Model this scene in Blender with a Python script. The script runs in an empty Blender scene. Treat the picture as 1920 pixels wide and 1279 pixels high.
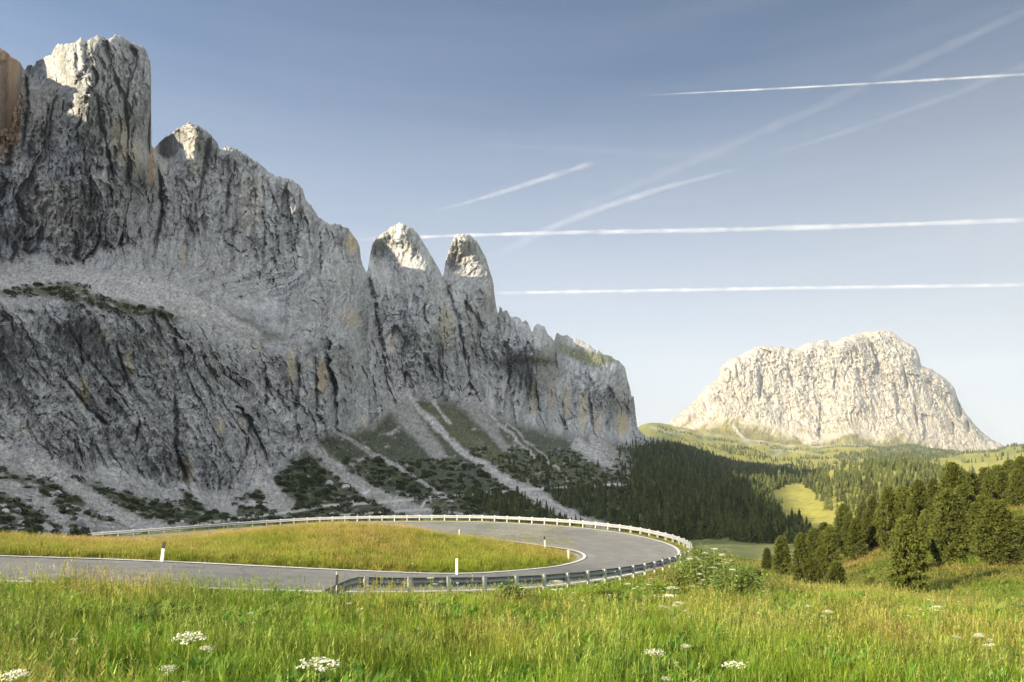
import bpy, math, random
import numpy as np
from mathutils import Vector, Matrix, noise as mnoise

random.seed(7)
RNG = np.random.default_rng(7)
scene = bpy.context.scene
COL = scene.collection
F, CX, HZ = 1280.0, 960.0, 860.0        # focal length, centre and horizon row in photograph pixels

# ------------------------------------------------------------------ camera
cam_d = bpy.data.cameras.new("camera"); cam = bpy.data.objects.new("camera", cam_d); COL.objects.link(cam)
cam_d.lens = 24.0; cam_d.sensor_width = 36.0; cam_d.shift_y = (HZ - 639.5) / 1920.0
cam_d.clip_start = 0.1; cam_d.clip_end = 90000
cam.location = (0, 0, 0); cam.rotation_euler = (math.pi / 2, 0, 0)
scene.camera = cam

# ------------------------------------------------------------------ light
SUN_AZ, SUN_EL = math.radians(55), math.radians(19)     # azimuth measured from straight behind towards the left
sdir = Vector((-math.sin(SUN_AZ) * math.cos(SUN_EL), -math.cos(SUN_AZ) * math.cos(SUN_EL), math.sin(SUN_EL)))
sun_d = bpy.data.lights.new("sun", 'SUN'); sun = bpy.data.objects.new("sun", sun_d); COL.objects.link(sun)
sun_d.energy = 4.6; sun_d.angle = math.radians(0.5); sun_d.color = (1.0, 0.85, 0.60)
sun.rotation_euler = (-sdir).to_track_quat('-Z', 'Y').to_euler()
world = bpy.data.worlds.new("World"); scene.world = world; world.use_nodes = True
wn = world.node_tree; wn.nodes.clear()
w_out = wn.nodes.new('ShaderNodeOutputWorld'); w_bg = wn.nodes.new('ShaderNodeBackground')
w_sky = wn.nodes.new('ShaderNodeTexSky'); w_sky.sky_type = 'NISHITA'; w_sky.sun_disc = False
w_sky.sun_elevation = SUN_EL; w_sky.sun_rotation = math.atan2(sdir.x, sdir.y)
w_sky.altitude = 2100; w_sky.air_density = 1.0; w_sky.dust_density = 1.6; w_sky.ozone_density = 1.4
w_hsv = wn.nodes.new('ShaderNodeHueSaturation'); w_hsv.inputs['Saturation'].default_value = 1.0; w_hsv.inputs['Value'].default_value = 0.74
wn.links.new(w_sky.outputs[0], w_hsv.inputs['Color'])
w_tc0 = wn.nodes.new('ShaderNodeTexCoord'); w_sx = wn.nodes.new('ShaderNodeSeparateXYZ'); wn.links.new(w_tc0.outputs['Generated'], w_sx.inputs[0])
w_vx = wn.nodes.new('ShaderNodeMapRange'); w_vx.inputs['From Min'].default_value = -0.6; w_vx.inputs['From Max'].default_value = 0.6     # clearer air away from the sun
w_vx.inputs['To Min'].default_value = 1.22; w_vx.inputs['To Max'].default_value = 0.44; wn.links.new(w_sx.outputs['X'], w_vx.inputs['Value']); wn.links.new(w_vx.outputs[0], w_hsv.inputs['Value'])
# thin high haze: paler towards the horizon, faintly streaked
w_tc = wn.nodes.new('ShaderNodeTexCoord'); w_sep = wn.nodes.new('ShaderNodeSeparateXYZ')
wn.links.new(w_tc.outputs['Generated'], w_sep.inputs[0])
w_map = wn.nodes.new('ShaderNodeMapping'); w_map.inputs['Scale'].default_value = (2.2, 2.2, 22)
wn.links.new(w_tc.outputs['Generated'], w_map.inputs['Vector'])
w_noi = wn.nodes.new('ShaderNodeTexNoise'); w_noi.inputs['Scale'].default_value = 1.1; w_noi.inputs['Detail'].default_value = 5
wn.links.new(w_map.outputs[0], w_noi.inputs['Vector'])
w_r = wn.nodes.new('ShaderNodeMapRange'); w_r.inputs['From Min'].default_value = 0.0; w_r.inputs['From Max'].default_value = 0.48
w_r.inputs['To Min'].default_value = 0.98; w_r.inputs['To Max'].default_value = 0.02
wn.links.new(w_sep.outputs['Z'], w_r.inputs['Value'])
w_nr = wn.nodes.new('ShaderNodeMapRange'); w_nr.inputs['From Min'].default_value = 0.3; w_nr.inputs['From Max'].default_value = 0.75
w_nr.inputs['To Min'].default_value = -0.03; w_nr.inputs['To Max'].default_value = 0.05
wn.links.new(w_noi.outputs['Fac'], w_nr.inputs['Value'])
w_add = wn.nodes.new('ShaderNodeMath'); w_add.operation = 'ADD'; w_add.use_clamp = True
wn.links.new(w_r.outputs[0], w_add.inputs[0]); wn.links.new(w_nr.outputs[0], w_add.inputs[1])
w_mix = wn.nodes.new('ShaderNodeMix'); w_mix.data_type = 'RGBA'
w_mix.inputs['B'].default_value = (4.9, 4.9, 4.9, 1)
wn.links.new(w_add.outputs[0], w_mix.inputs['Factor']); wn.links.new(w_hsv.outputs[0], w_mix.inputs['A'])
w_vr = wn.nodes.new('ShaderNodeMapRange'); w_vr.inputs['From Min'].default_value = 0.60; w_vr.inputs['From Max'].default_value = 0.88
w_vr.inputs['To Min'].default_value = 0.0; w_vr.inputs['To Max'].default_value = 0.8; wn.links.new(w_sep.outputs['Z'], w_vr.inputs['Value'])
w_mx2 = wn.nodes.new('ShaderNodeMix'); w_mx2.data_type = 'RGBA'; w_mx2.inputs['B'].default_value = (15.0, 15.1, 15.0, 1)      # bright cap added overhead, out of view, to lift the ambient light
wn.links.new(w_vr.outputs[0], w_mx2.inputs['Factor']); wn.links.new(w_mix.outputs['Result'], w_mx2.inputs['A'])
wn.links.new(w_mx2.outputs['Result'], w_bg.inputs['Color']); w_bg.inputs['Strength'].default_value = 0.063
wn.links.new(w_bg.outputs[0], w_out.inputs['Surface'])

scene.view_settings.view_transform = 'Standard'; scene.view_settings.look = 'None'
scene.view_settings.exposure = 1.5; scene.view_settings.gamma = 1.0
cy = scene.cycles
cy.max_bounces = 5; cy.diffuse_bounces = 3; cy.glossy_bounces = 2; cy.transmission_bounces = 2
cy.transparent_max_bounces = 10; cy.volume_bounces = 0; cy.use_adaptive_sampling = True; cy.adaptive_threshold = 0.02

# ------------------------------------------------------------------ helpers
def P(px, py, d):
    return ((px - CX) / F * d, d, (HZ - py) / F * d)

def sstep(a, b, x):
    t = np.clip((x - a) / (b - a), 0, 1)
    return t * t * (3 - 2 * t)

_perm = np.random.default_rng(3).permutation(256); _perm = np.concatenate([_perm, _perm, _perm])
_g = np.random.default_rng(4).normal(size=(256, 3)); _g /= np.linalg.norm(_g, axis=1)[:, None]

def pn(x, y, z):
    """Perlin noise on arrays, about -0.7..0.7"""
    x, y, z = np.broadcast_arrays(np.asarray(x, float), np.asarray(y, float), np.asarray(z, float))
    xi, yi, zi = np.floor(x).astype(int), np.floor(y).astype(int), np.floor(z).astype(int)
    xf, yf, zf = x - xi, y - yi, z - zi
    u, v, w = [t * t * t * (t * (t * 6 - 15) + 10) for t in (xf, yf, zf)]
    xi &= 255; yi &= 255; zi &= 255
    def gr(dx, dy, dz):
        g = _g[_perm[_perm[_perm[xi + dx] + yi + dy] + zi + dz]]
        return g[..., 0] * (xf - dx) + g[..., 1] * (yf - dy) + g[..., 2] * (zf - dz)
    def lp(a, b, t): return a + t * (b - a)
    return lp(lp(lp(gr(0, 0, 0), gr(1, 0, 0), u), lp(gr(0, 1, 0), gr(1, 1, 0), u), v),
              lp(lp(gr(0, 0, 1), gr(1, 0, 1), u), lp(gr(0, 1, 1), gr(1, 1, 1), u), v), w)

def fbm(x, y, z, o=4, ridged=False, lac=2.03, gain=0.5):
    s = 0; a = 1.0; tot = 0
    for k in range(o):
        n = pn(x + 17.3 * k, y + 5.1 * k, z + 9.7 * k)
        if ridged: n = 1 - np.abs(n) * 2.6
        s = s + a * n; tot += a; a *= gain; x = x * lac; y = y * lac; z = z * lac
    return s / tot

def worley(x, y, z, seed=0):
    """nearest-cell data: distance, gap to the second nearest, four random numbers of the cell, offset from its centre"""
    sh = x.shape; x, y, z = x.ravel(), y.ravel(), z.ravel(); xi, yi, zi = np.floor(x).astype(int), np.floor(y).astype(int), np.floor(z).astype(int)
    f1 = np.full(len(x), 9.0); f2 = f1.copy(); ID = np.zeros(len(x), int); DX = np.zeros((3, len(x)))
    R = np.random.default_rng(900 + seed).uniform(size=(256, 7))
    for dx in (-1, 0, 1):
        for dy in (-1, 0, 1):
            for dz in (-1, 0, 1):
                h = _perm[_perm[_perm[(xi + dx) & 255] + ((yi + dy) & 255)] + ((zi + dz) & 255)]
                ox, oy, oz = xi + dx + R[h, 0] - x, yi + dy + R[h, 1] - y, zi + dz + R[h, 2] - z; d = ox * ox + oy * oy + oz * oz
                m = d < f1; f2 = np.where(m, f1, np.minimum(f2, d)); f1 = np.where(m, d, f1); ID = np.where(m, h, ID)
                DX[0] = np.where(m, ox, DX[0]); DX[1] = np.where(m, oy, DX[1]); DX[2] = np.where(m, oz, DX[2])
    r = R[ID]; f1, f2 = np.sqrt(f1), np.sqrt(f2)
    tilt = ((r[:, 4:7] - .5) * 2 * DX.T).sum(1)
    return f1.reshape(sh), (f2 - f1).reshape(sh), r[:, 3].reshape(sh), tilt.reshape(sh)

def mesh_np(name, verts, faces, colors=None, smooth=True, uvs=None):
    """verts (n,3); faces (m,4) or (m,3) int; colors (n,4)"""
    me = bpy.data.meshes.new(name)
    verts = np.asarray(verts, dtype=np.float32); faces = np.asarray(faces, dtype=np.int32)
    k = faces.shape[1]
    me.vertices.add(len(verts)); me.vertices.foreach_set('co', verts.ravel())
    me.loops.add(faces.size); me.loops.foreach_set('vertex_index', faces.ravel())
    me.polygons.add(len(faces))
    me.polygons.foreach_set('loop_start', np.arange(0, faces.size, k, dtype=np.int32))
    me.polygons.foreach_set('loop_total', np.full(len(faces), k, dtype=np.int32))
    me.update(calc_edges=True)
    if colors is not None:
        at = me.attributes.new('Col', 'FLOAT_COLOR', 'POINT')
        c = np.ones((len(verts), 4), dtype=np.float32); c[:, :colors.shape[1]] = colors
        at.data.foreach_set('color', c.ravel())
    me.polygons.foreach_set('use_smooth', np.full(len(faces), smooth))
    return me

def link(name, me, mat=None, parent=None, **props):
    o = bpy.data.objects.new(name, me)
    COL.objects.link(o)
    if mat is not None and me is not None and len(me.materials) == 0: me.materials.append(mat)
    if parent is not None: o.parent = parent
    for k, v in props.items(): o[k] = v
    return o

class MB:
    """collects polygons for one mesh object"""
    def __init__(s): s.v = []; s.f = []; s.c = []; s.cur = (1, 1, 1)
    def add(s, vs, fs):
        b = len(s.v); s.v += [tuple(p) for p in vs]; s.f += [tuple(i + b for i in f) for f in fs]
        s.c += [s.cur] * len(vs)
    def tube(s, pts, rads, n=6, cap=True):
        pts = [Vector(p) for p in pts]; rings = []
        vs = []
        for i, p in enumerate(pts):
            d = (pts[min(i + 1, len(pts) - 1)] - pts[max(i - 1, 0)]).normalized()
            a = d.orthogonal().normalized() if abs(d.z) > 0.99 else d.cross(Vector((0, 0, 1))).normalized()
            b = d.cross(a)
            for k in range(n):
                t = 2 * math.pi * k / n
                vs.append(p + (a * math.cos(t) + b * math.sin(t)) * rads[i])
        fs = [(i * n + k, i * n + (k + 1) % n, (i + 1) * n + (k + 1) % n, (i + 1) * n + k)
              for i in range(len(pts) - 1) for k in range(n)]
        if cap: fs += [tuple(range(n - 1, -1, -1)), tuple(range((len(pts) - 1) * n, len(pts) * n))]
        s.add(vs, fs)
    def box(s, c, sz, rot=None, taper=1.0):
        x, y, z = [q / 2 for q in sz]
        vs = [Vector((a * x * (taper if d > 0 else 1), b * y * (taper if d > 0 else 1), d * z)) for d in (-1, 1) for a, b in ((-1, -1), (1, -1), (1, 1), (-1, 1))]
        if rot is not None: vs = [rot @ v for v in vs]
        s.add([v + Vector(c) for v in vs], [(3, 2, 1, 0), (4, 5, 6, 7), (0, 1, 5, 4), (1, 2, 6, 5), (2, 3, 7, 6), (3, 0, 4, 7)])
    def mesh(s, name, smooth=False):
        me = bpy.data.meshes.new(name); me.from_pydata(s.v, [], s.f)
        at = me.attributes.new('Col', 'FLOAT_COLOR', 'POINT')
        at.data.foreach_set('color', np.array([(*c, 1) for c in s.c], dtype=np.float32).ravel())
        if smooth: me.polygons.foreach_set('use_smooth', [True] * len(me.polygons))
        me.update(); return me

# ------------------------------------------------------------------ materials
def newmat(name):
    m = bpy.data.materials.new(name); m.use_nodes = True
    nt = m.node_tree; nt.nodes.clear()
    out = nt.nodes.new('ShaderNodeOutputMaterial'); b = nt.nodes.new('ShaderNodeBsdfPrincipled')
    nt.links.new(b.outputs[0], out.inputs['Surface'])
    b.inputs['Roughness'].default_value = 0.9; b.inputs['Specular IOR Level'].default_value = 0.2
    return m, nt, b, out

def N(nt, kind, **kw):
    n = nt.nodes.new(kind)
    for k, v in kw.items():
        if k in n.inputs: n.inputs[k].default_value = v
        else: setattr(n, k, v)
    return n

def noise_fac(nt, scale, detail=4, vec=None, rough=0.55, mn=0.3, mx=0.7, a=0.0, b=1.0):
    n = N(nt, 'ShaderNodeTexNoise'); n.inputs['Scale'].default_value = scale; n.inputs['Detail'].default_value = detail
    n.inputs['Roughness'].default_value = rough
    if vec is not None: nt.links.new(vec, n.inputs['Vector'])
    r = N(nt, 'ShaderNodeMapRange'); r.inputs['From Min'].default_value = mn; r.inputs['From Max'].default_value = mx
    r.inputs['To Min'].default_value = a; r.inputs['To Max'].default_value = b
    nt.links.new(n.outputs['Fac'], r.inputs['Value'])
    return r.outputs[0]

def mixc(nt, fac, A, B, mode='MIX'):
    m = N(nt, 'ShaderNodeMix'); m.data_type = 'RGBA'; m.blend_type = mode
    for k, v in (('Factor', fac), ('A', A), ('B', B)):
        if isinstance(v, (int, float)): m.inputs[k].default_value = v
        elif isinstance(v, tuple): m.inputs[k].default_value = (*v, 1)
        else: nt.links.new(v, m.inputs[k])
    return m.outputs['Result']

def mat_attr(name, scales=((0.5, 0.75, 1.25),), bumps=((0.5, 0.5),), rough=0.95, zs=1.0):
    """colour from the Col attribute, broken up by world-space noise, with bump"""
    m, nt, b, out = newmat(name)
    at = N(nt, 'ShaderNodeAttribute'); at.attribute_name = 'Col'
    geo = N(nt, 'ShaderNodeNewGeometry'); mp = N(nt, 'ShaderNodeMapping'); mp.inputs['Scale'].default_value = (1, 1, zs)
    nt.links.new(geo.outputs['Position'], mp.inputs['Vector'])
    c = at.outputs['Color']
    for s, lo, hi in scales:
        f = noise_fac(nt, s, 5, mp.outputs[0], 0.6, 0.3, 0.7, lo, hi)
        v = N(nt, 'ShaderNodeVectorMath'); v.operation = 'SCALE'
        nt.links.new(c, v.inputs[0]); nt.links.new(f, v.inputs['Scale']); c = v.outputs[0]
    nt.links.new(c, b.inputs['Base Color']); b.inputs['Roughness'].default_value = rough
    prev = None
    for s, dist in bumps:
        f = noise_fac(nt, s, 6, mp.outputs[0], 0.65, 0, 1)
        bp = N(nt, 'ShaderNodeBump'); bp.inputs['Distance'].default_value = dist; bp.inputs['Strength'].default_value = 1.0
        nt.links.new(f, bp.inputs['Height'])
        if prev is not None: nt.links.new(prev, bp.inputs['Normal'])
        prev = bp.outputs[0]
    if prev is not None: nt.links.new(prev, b.inputs['Normal'])
    return m

M_rock = mat_attr("rock", ((0.05, 0.85, 1.15), (0.35, 0.72, 1.28)), ((0.12, 5.0), (0.5, 1.8)), zs=0.55)
M_farrock = mat_attr("far_rock", ((0.012, 0.9, 1.12), (0.06, 0.8, 1.2)), ((0.02, 30.0), (0.08, 9.0)), zs=0.4)
M_ground = mat_attr("ground", ((0.15, 0.8, 1.25), (1.3, 0.75, 1.25)), ((2.0, 0.12),))

def mat_leaf(name, base, var=0.35, transl=0.35, scale=0.2, alt=None, altscale=0.05, useattr=True, gscale=None):
    m, nt, b, out = newmat(name)
    oi = N(nt, 'ShaderNodeObjectInfo'); geo = N(nt, 'ShaderNodeNewGeometry')
    col = N(nt, 'ShaderNodeRGB'); col.outputs[0].default_value = (*base, 1); c = col.outputs[0]
    if alt is not None:
        f = noise_fac(nt, altscale, 3, geo.outputs['Position'], 0.5, 0.40, 0.62)
        c = mixc(nt, f, c, alt)
    pf = noise_fac(nt, .55, 4, geo.outputs['Position'], .6, .32, .68, .72, 1.22); pv_ = N(nt, 'ShaderNodeVectorMath'); pv_.operation = 'SCALE'; nt.links.new(c, pv_.inputs[0]); nt.links.new(pf, pv_.inputs['Scale']); c = pv_.outputs[0]
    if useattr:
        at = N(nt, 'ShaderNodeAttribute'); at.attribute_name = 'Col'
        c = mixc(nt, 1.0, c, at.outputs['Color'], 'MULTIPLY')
    r = N(nt, 'ShaderNodeMapRange'); r.inputs['To Min'].default_value = 1 - var; r.inputs['To Max'].default_value = 1 + var
    nt.links.new(oi.outputs['Random'], r.inputs['Value'])
    v = N(nt, 'ShaderNodeVectorMath'); v.operation = 'SCALE'; nt.links.new(c, v.inputs[0]); nt.links.new(r.outputs[0], v.inputs['Scale'])
    nt.links.new(v.outputs[0], b.inputs['Base Color']); b.inputs['Roughness'].default_value = 0.7
    tr = N(nt, 'ShaderNodeBsdfTranslucent'); nt.links.new(v.outputs[0], tr.inputs['Color'])
    mx = N(nt, 'ShaderNodeMixShader'); mx.inputs[0].default_value = transl
    nt.links.new(b.outputs[0], mx.inputs[1]); nt.links.new(tr.outputs[0], mx.inputs[2]); nt.links.new(mx.outputs[0], out.inputs['Surface'])
    return m

M_grass = mat_leaf("grass_blades", (0.155, 0.265, 0.028), 0.42, 0.42, alt=(0.225, 0.265, 0.040), altscale=0.16)
M_islgrass = mat_leaf("dry_grass_blades", (0.205, 0.265, 0.032), 0.3, 0.35, alt=(0.285, 0.275, 0.060), altscale=0.12)
M_slopegrass = mat_leaf("slope_grass_blades", (0.125, 0.180, 0.026), 0.35, 0.35, alt=(0.235, 0.215, 0.055), altscale=0.07)
M_needle = mat_leaf("pine_needles", (0.084, 0.102, 0.021), 0.26, 0.15)
M_fneedle = mat_leaf("forest_needles", (0.090, 0.108, 0.032), 0.5, 0.12)
M_shrub = mat_leaf("shrub_leaves", (0.165, 0.235, 0.050), 0.2, 0.3)
M_darkshrub = mat_leaf("dwarf_pine_needles", (0.058, 0.078, 0.032), 0.45, 0.1)
M_petal = mat_leaf("white_petals", (0.80, 0.80, 0.66), 0.08, 0.3)
M_stem = mat_leaf("green_stem", (0.22, 0.27, 0.08), 0.2, 0.2)

def mat_plain(name, col, rough=0.6, metal=0.0, nscale=8.0, var=0.2, bump=0.0):
    m, nt, b, out = newmat(name)
    geo = N(nt, 'ShaderNodeNewGeometry')
    f = noise_fac(nt, nscale, 5, geo.outputs['Position'], 0.6, 0.3, 0.7)
    nt.links.new(mixc(nt, f, tuple(q * (1 - var) for q in col), tuple(min(1, q * (1 + var)) for q in col)), b.inputs['Base Color'])
    b.inputs['Roughness'].default_value = rough; b.inputs['Metallic'].default_value = metal
    b.inputs['Specular IOR Level'].default_value = 0.4
    if bump:
        bp = N(nt, 'ShaderNodeBump'); bp.inputs['Distance'].default_value = bump; nt.links.new(f, bp.inputs['Height']); nt.links.new(bp.outputs[0], b.inputs['Normal'])
    return m

M_asphalt = None
def make_asphalt():
    m, nt, b, out = newmat("asphalt")
    geo = N(nt, 'ShaderNodeNewGeometry')
    f1 = noise_fac(nt, 0.12, 4, geo.outputs['Position'], 0.6, 0.35, 0.65)
    f2 = noise_fac(nt, 14, 4, geo.outputs['Position'], 0.7, 0.3, 0.7, 0.72, 1.28)
    f3 = noise_fac(nt, 0.9, 6, geo.outputs['Position'], 0.7, 0.3, 0.7, 0.85, 1.13)
    c = mixc(nt, f1, (0.150, 0.152, 0.146), (0.200, 0.198, 0.184))
    for f in (f2, f3):
        v = N(nt, 'ShaderNodeVectorMath'); v.operation = 'SCALE'; nt.links.new(c, v.inputs[0]); nt.links.new(f, v.inputs['Scale']); c = v.outputs[0]
    at = N(nt, 'ShaderNodeAttribute'); at.attribute_name = 'Col'; c = mixc(nt, 1.0, c, at.outputs['Color'], 'MULTIPLY')
    # repaired patches of newer asphalt
    pv = N(nt, 'ShaderNodeTexVoronoi'); pv.inputs['Scale'].default_value = 0.16; pv.distance = 'CHEBYCHEV'; nt.links.new(geo.outputs['Position'], pv.inputs['Vector'])
    ps = N(nt, 'ShaderNodeSeparateColor'); nt.links.new(pv.outputs['Color'], ps.inputs[0]); pr_ = N(nt, 'ShaderNodeMapRange'); pr_.inputs['From Min'].default_value = .78; pr_.inputs['From Max'].default_value = .80; pr_.inputs['To Max'].default_value = .35
    nt.links.new(ps.outputs[0], pr_.inputs['Value']); c = mixc(nt, pr_.outputs[0], c, (0.10, 0.10, 0.10))
    # hairline cracks sealed with darker tar
    vo = N(nt, 'ShaderNodeTexVoronoi'); vo.feature = 'DISTANCE_TO_EDGE'; vo.inputs['Scale'].default_value = 0.22
    w = N(nt, 'ShaderNodeTexNoise'); w.inputs['Scale'].default_value = 0.8; w.inputs['Detail'].default_value = 5
    nt.links.new(geo.outputs['Position'], w.inputs['Vector'])
    vv = N(nt, 'ShaderNodeVectorMath'); vv.operation = 'MULTIPLY_ADD'; vv.inputs[1].default_value = (1.6, 1.6, 1.6)
    nt.links.new(w.outputs['Color'], vv.inputs[0]); nt.links.new(geo.outputs['Position'], vv.inputs[2]); nt.links.new(vv.outputs[0], vo.inputs['Vector'])
    r = N(nt, 'ShaderNodeMapRange'); r.inputs['From Max'].default_value = 0.012; r.inputs['To Min'].default_value = 0.45; r.inputs['To Max'].default_value = 0.0
    nt.links.new(vo.outputs['Distance'], r.inputs['Value'])
    c = mixc(nt, r.outputs[0], c, (0.05, 0.05, 0.05))
    nt.links.new(c, b.inputs['Base Color']); b.inputs['Roughness'].default_value = 0.85
    bp = N(nt, 'ShaderNodeBump'); bp.inputs['Distance'].default_value = 0.01; nt.links.new(f2, bp.inputs['Height']); nt.links.new(bp.outputs[0], b.inputs['Normal'])
    return m
M_asphalt = make_asphalt()
M_line = mat_plain("road_paint", (0.50, 0.50, 0.46), 0.7, 0, 6, 0.22)
M_steel = mat_plain("galvanised_steel", (0.25, 0.265, 0.28), 0.5, 0.0, 3, 0.15)
M_postw = mat_plain("painted_post", (0.54, 0.55, 0.54), 0.5, 0.1, 5, 0.12)
M_white = mat_plain("white_plastic", (0.62, 0.62, 0.57), 0.5, 0, 9, 0.08)
M_black = mat_plain("black_band", (0.03, 0.03, 0.035), 0.5, 0, 9, 0.2)
M_red = mat_plain("reflector", (0.5, 0.12, 0.04), 0.2, 0, 9, 0.1)
M_bark = mat_plain("bark", (0.10, 0.075, 0.055), 0.9, 0, 4, 0.35, 0.05)
M_boulder = mat_attr("boulder_rock", ((0.8, 0.8, 1.2), (5, 0.8, 1.2)), ((1.5, 0.3), (6, 0.08)))

# ------------------------------------------------------------------ thin-plate depth maps
def tps(ctrl, smooth=1e-4):
    c = np.array(ctrl, float); X = c[:, :2] / 400.0; y = np.log(c[:, 2]); n = len(c)
    def K(r2): return 0.5 * r2 * np.log(r2 + 1e-12)
    A = np.zeros((n + 3, n + 3)); d2 = ((X[:, None] - X[None]) ** 2).sum(-1)
    A[:n, :n] = K(d2) + smooth * np.eye(n); A[:n, n] = 1; A[n, :n] = 1; A[:n, n + 1:] = X; A[n + 1:, :n] = X.T
    w = np.linalg.solve(A, np.concatenate([y, np.zeros(3)]))
    def f(px, py):
        x = np.stack([np.ravel(px), np.ravel(py)], 1) / 400.0; out = np.empty(len(x))
        for i in range(0, len(x), 60000):
            xx = x[i:i + 60000]; d2 = ((xx[:, None] - X[None]) ** 2).sum(-1)
            out[i:i + 60000] = K(d2) @ w[:n] + w[n] + xx @ w[n + 1:]
        return np.exp(out).reshape(np.shape(px))
    return f

def seg_dist(px, py, pts):
    """distance to a polyline, and the fraction along it"""
    best = np.full(np.shape(px), 1e9); tt = np.zeros(np.shape(px)); n = len(pts) - 1
    for i in range(n):
        ax, ay = pts[i]; bx, by = pts[i + 1]; dx, dy = bx - ax, by - ay
        t = np.clip(((px - ax) * dx + (py - ay) * dy) / (dx * dx + dy * dy), 0, 1)
        d = np.hypot(px - ax - t * dx, py - ay - t * dy); m = d < best
        best = np.where(m, d, best); tt = np.where(m, (i + t) / n, tt)
    return best, tt

def poly_mask(px, py, pts, soft=8):
    inside = np.zeros(np.shape(px), bool); n = len(pts)
    for i in range(n):
        ax, ay = pts[i]; bx, by = pts[(i + 1) % n]
        if ay == by: continue
        c = ((ay > py) != (by > py)) & (px < (bx - ax) * (py - ay) / (by - ay) + ax)
        inside ^= c
    d, _ = seg_dist(px, py, pts + [pts[0]])
    return sstep(-soft, soft, np.where(inside, d, -d))

# ------------------------------------------------------------------ the long rock wall
SKY_W = [(-420, 30), (-200, 60), (-80, 40), (0, 90), (12, 96), (23, 107), (38, 116), (47, 132), (50, 124), (58, 121), (64, 124), (70, 113), (84, 108), (96, 102), (104, 90),
 (111, 83), (120, 84), (129, 82), (140, 78), (150, 72), (156, 77), (162, 78), (172, 71), (184, 66), (190, 68), (199, 74), (208, 70), (217, 66), (224, 67), (231, 70), (241, 76),
 (250, 80), (262, 86), (270, 88), (276, 96), (281, 107), (285, 118), (287, 129), (287, 150), (285.5, 170), (284, 190), (282, 215), (279, 240), (276, 262), (277, 271), (284, 270), (291, 278), (297, 270),
 (301, 266), (311, 256), (321, 250), (330, 241), (336, 238), (346, 233), (356, 230), (366, 234), (375, 237), (391, 248), (400, 258), (407, 266), (411, 279), (415, 281),
 (422, 276), (432, 277), (442, 278), (455, 285), (466, 292), (477, 301), (488, 309), (500, 319), (512, 327), (524, 332), (536, 334), (547, 338), (557, 345), (567, 352),
 (573, 375), (580, 382), (586, 389), (598, 407), (608, 412), (618, 420), (626, 421), (634, 421), (644, 425), (653, 429), (660, 438), (668, 448), (675, 463), (677, 489), (682, 500), (687, 511),
 (690, 504), (694, 476), (698, 457), (704, 449), (713, 440), (722, 433), (731, 427), (740, 421), (750, 417), (756, 419), (761, 423), (767, 424), (773, 427), (780, 435), (788, 444), (799, 463),
 (810, 481), (821, 500), (830, 519), (833, 508), (835, 489), (842, 470), (845, 460), (848, 451), (852, 443), (858, 439), (870, 437), (878, 440), (885, 444), (893, 452), (900, 463), (906, 474), (912, 485),
 (919, 511), (924, 525), (926, 538), (928, 560), (932, 585), (935, 586), (937, 573), (941, 576), (943, 586), (949, 583), (955, 592), (960, 594), (967, 593), (975, 596), (980, 605), (985, 601), (990, 605), (994, 615), (998, 622),
 (1002, 611), (1008, 608), (1015, 609), (1021, 612), (1027, 627), (1034, 633), (1039, 638), (1043, 626), (1049, 627), (1057, 628), (1069, 632), (1084, 637), (1099, 645), (1116, 654), (1133, 662),
 (1145, 668), (1156, 673), (1164, 680), (1171, 688), (1174, 699), (1176, 710), (1181, 724), (1184, 740), (1189, 743), (1190, 763), (1193, 782), (1194, 800), (1204, 812), (1219, 821), (1245, 823), (1265, 834), (1300, 840), (1360, 860)]
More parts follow.
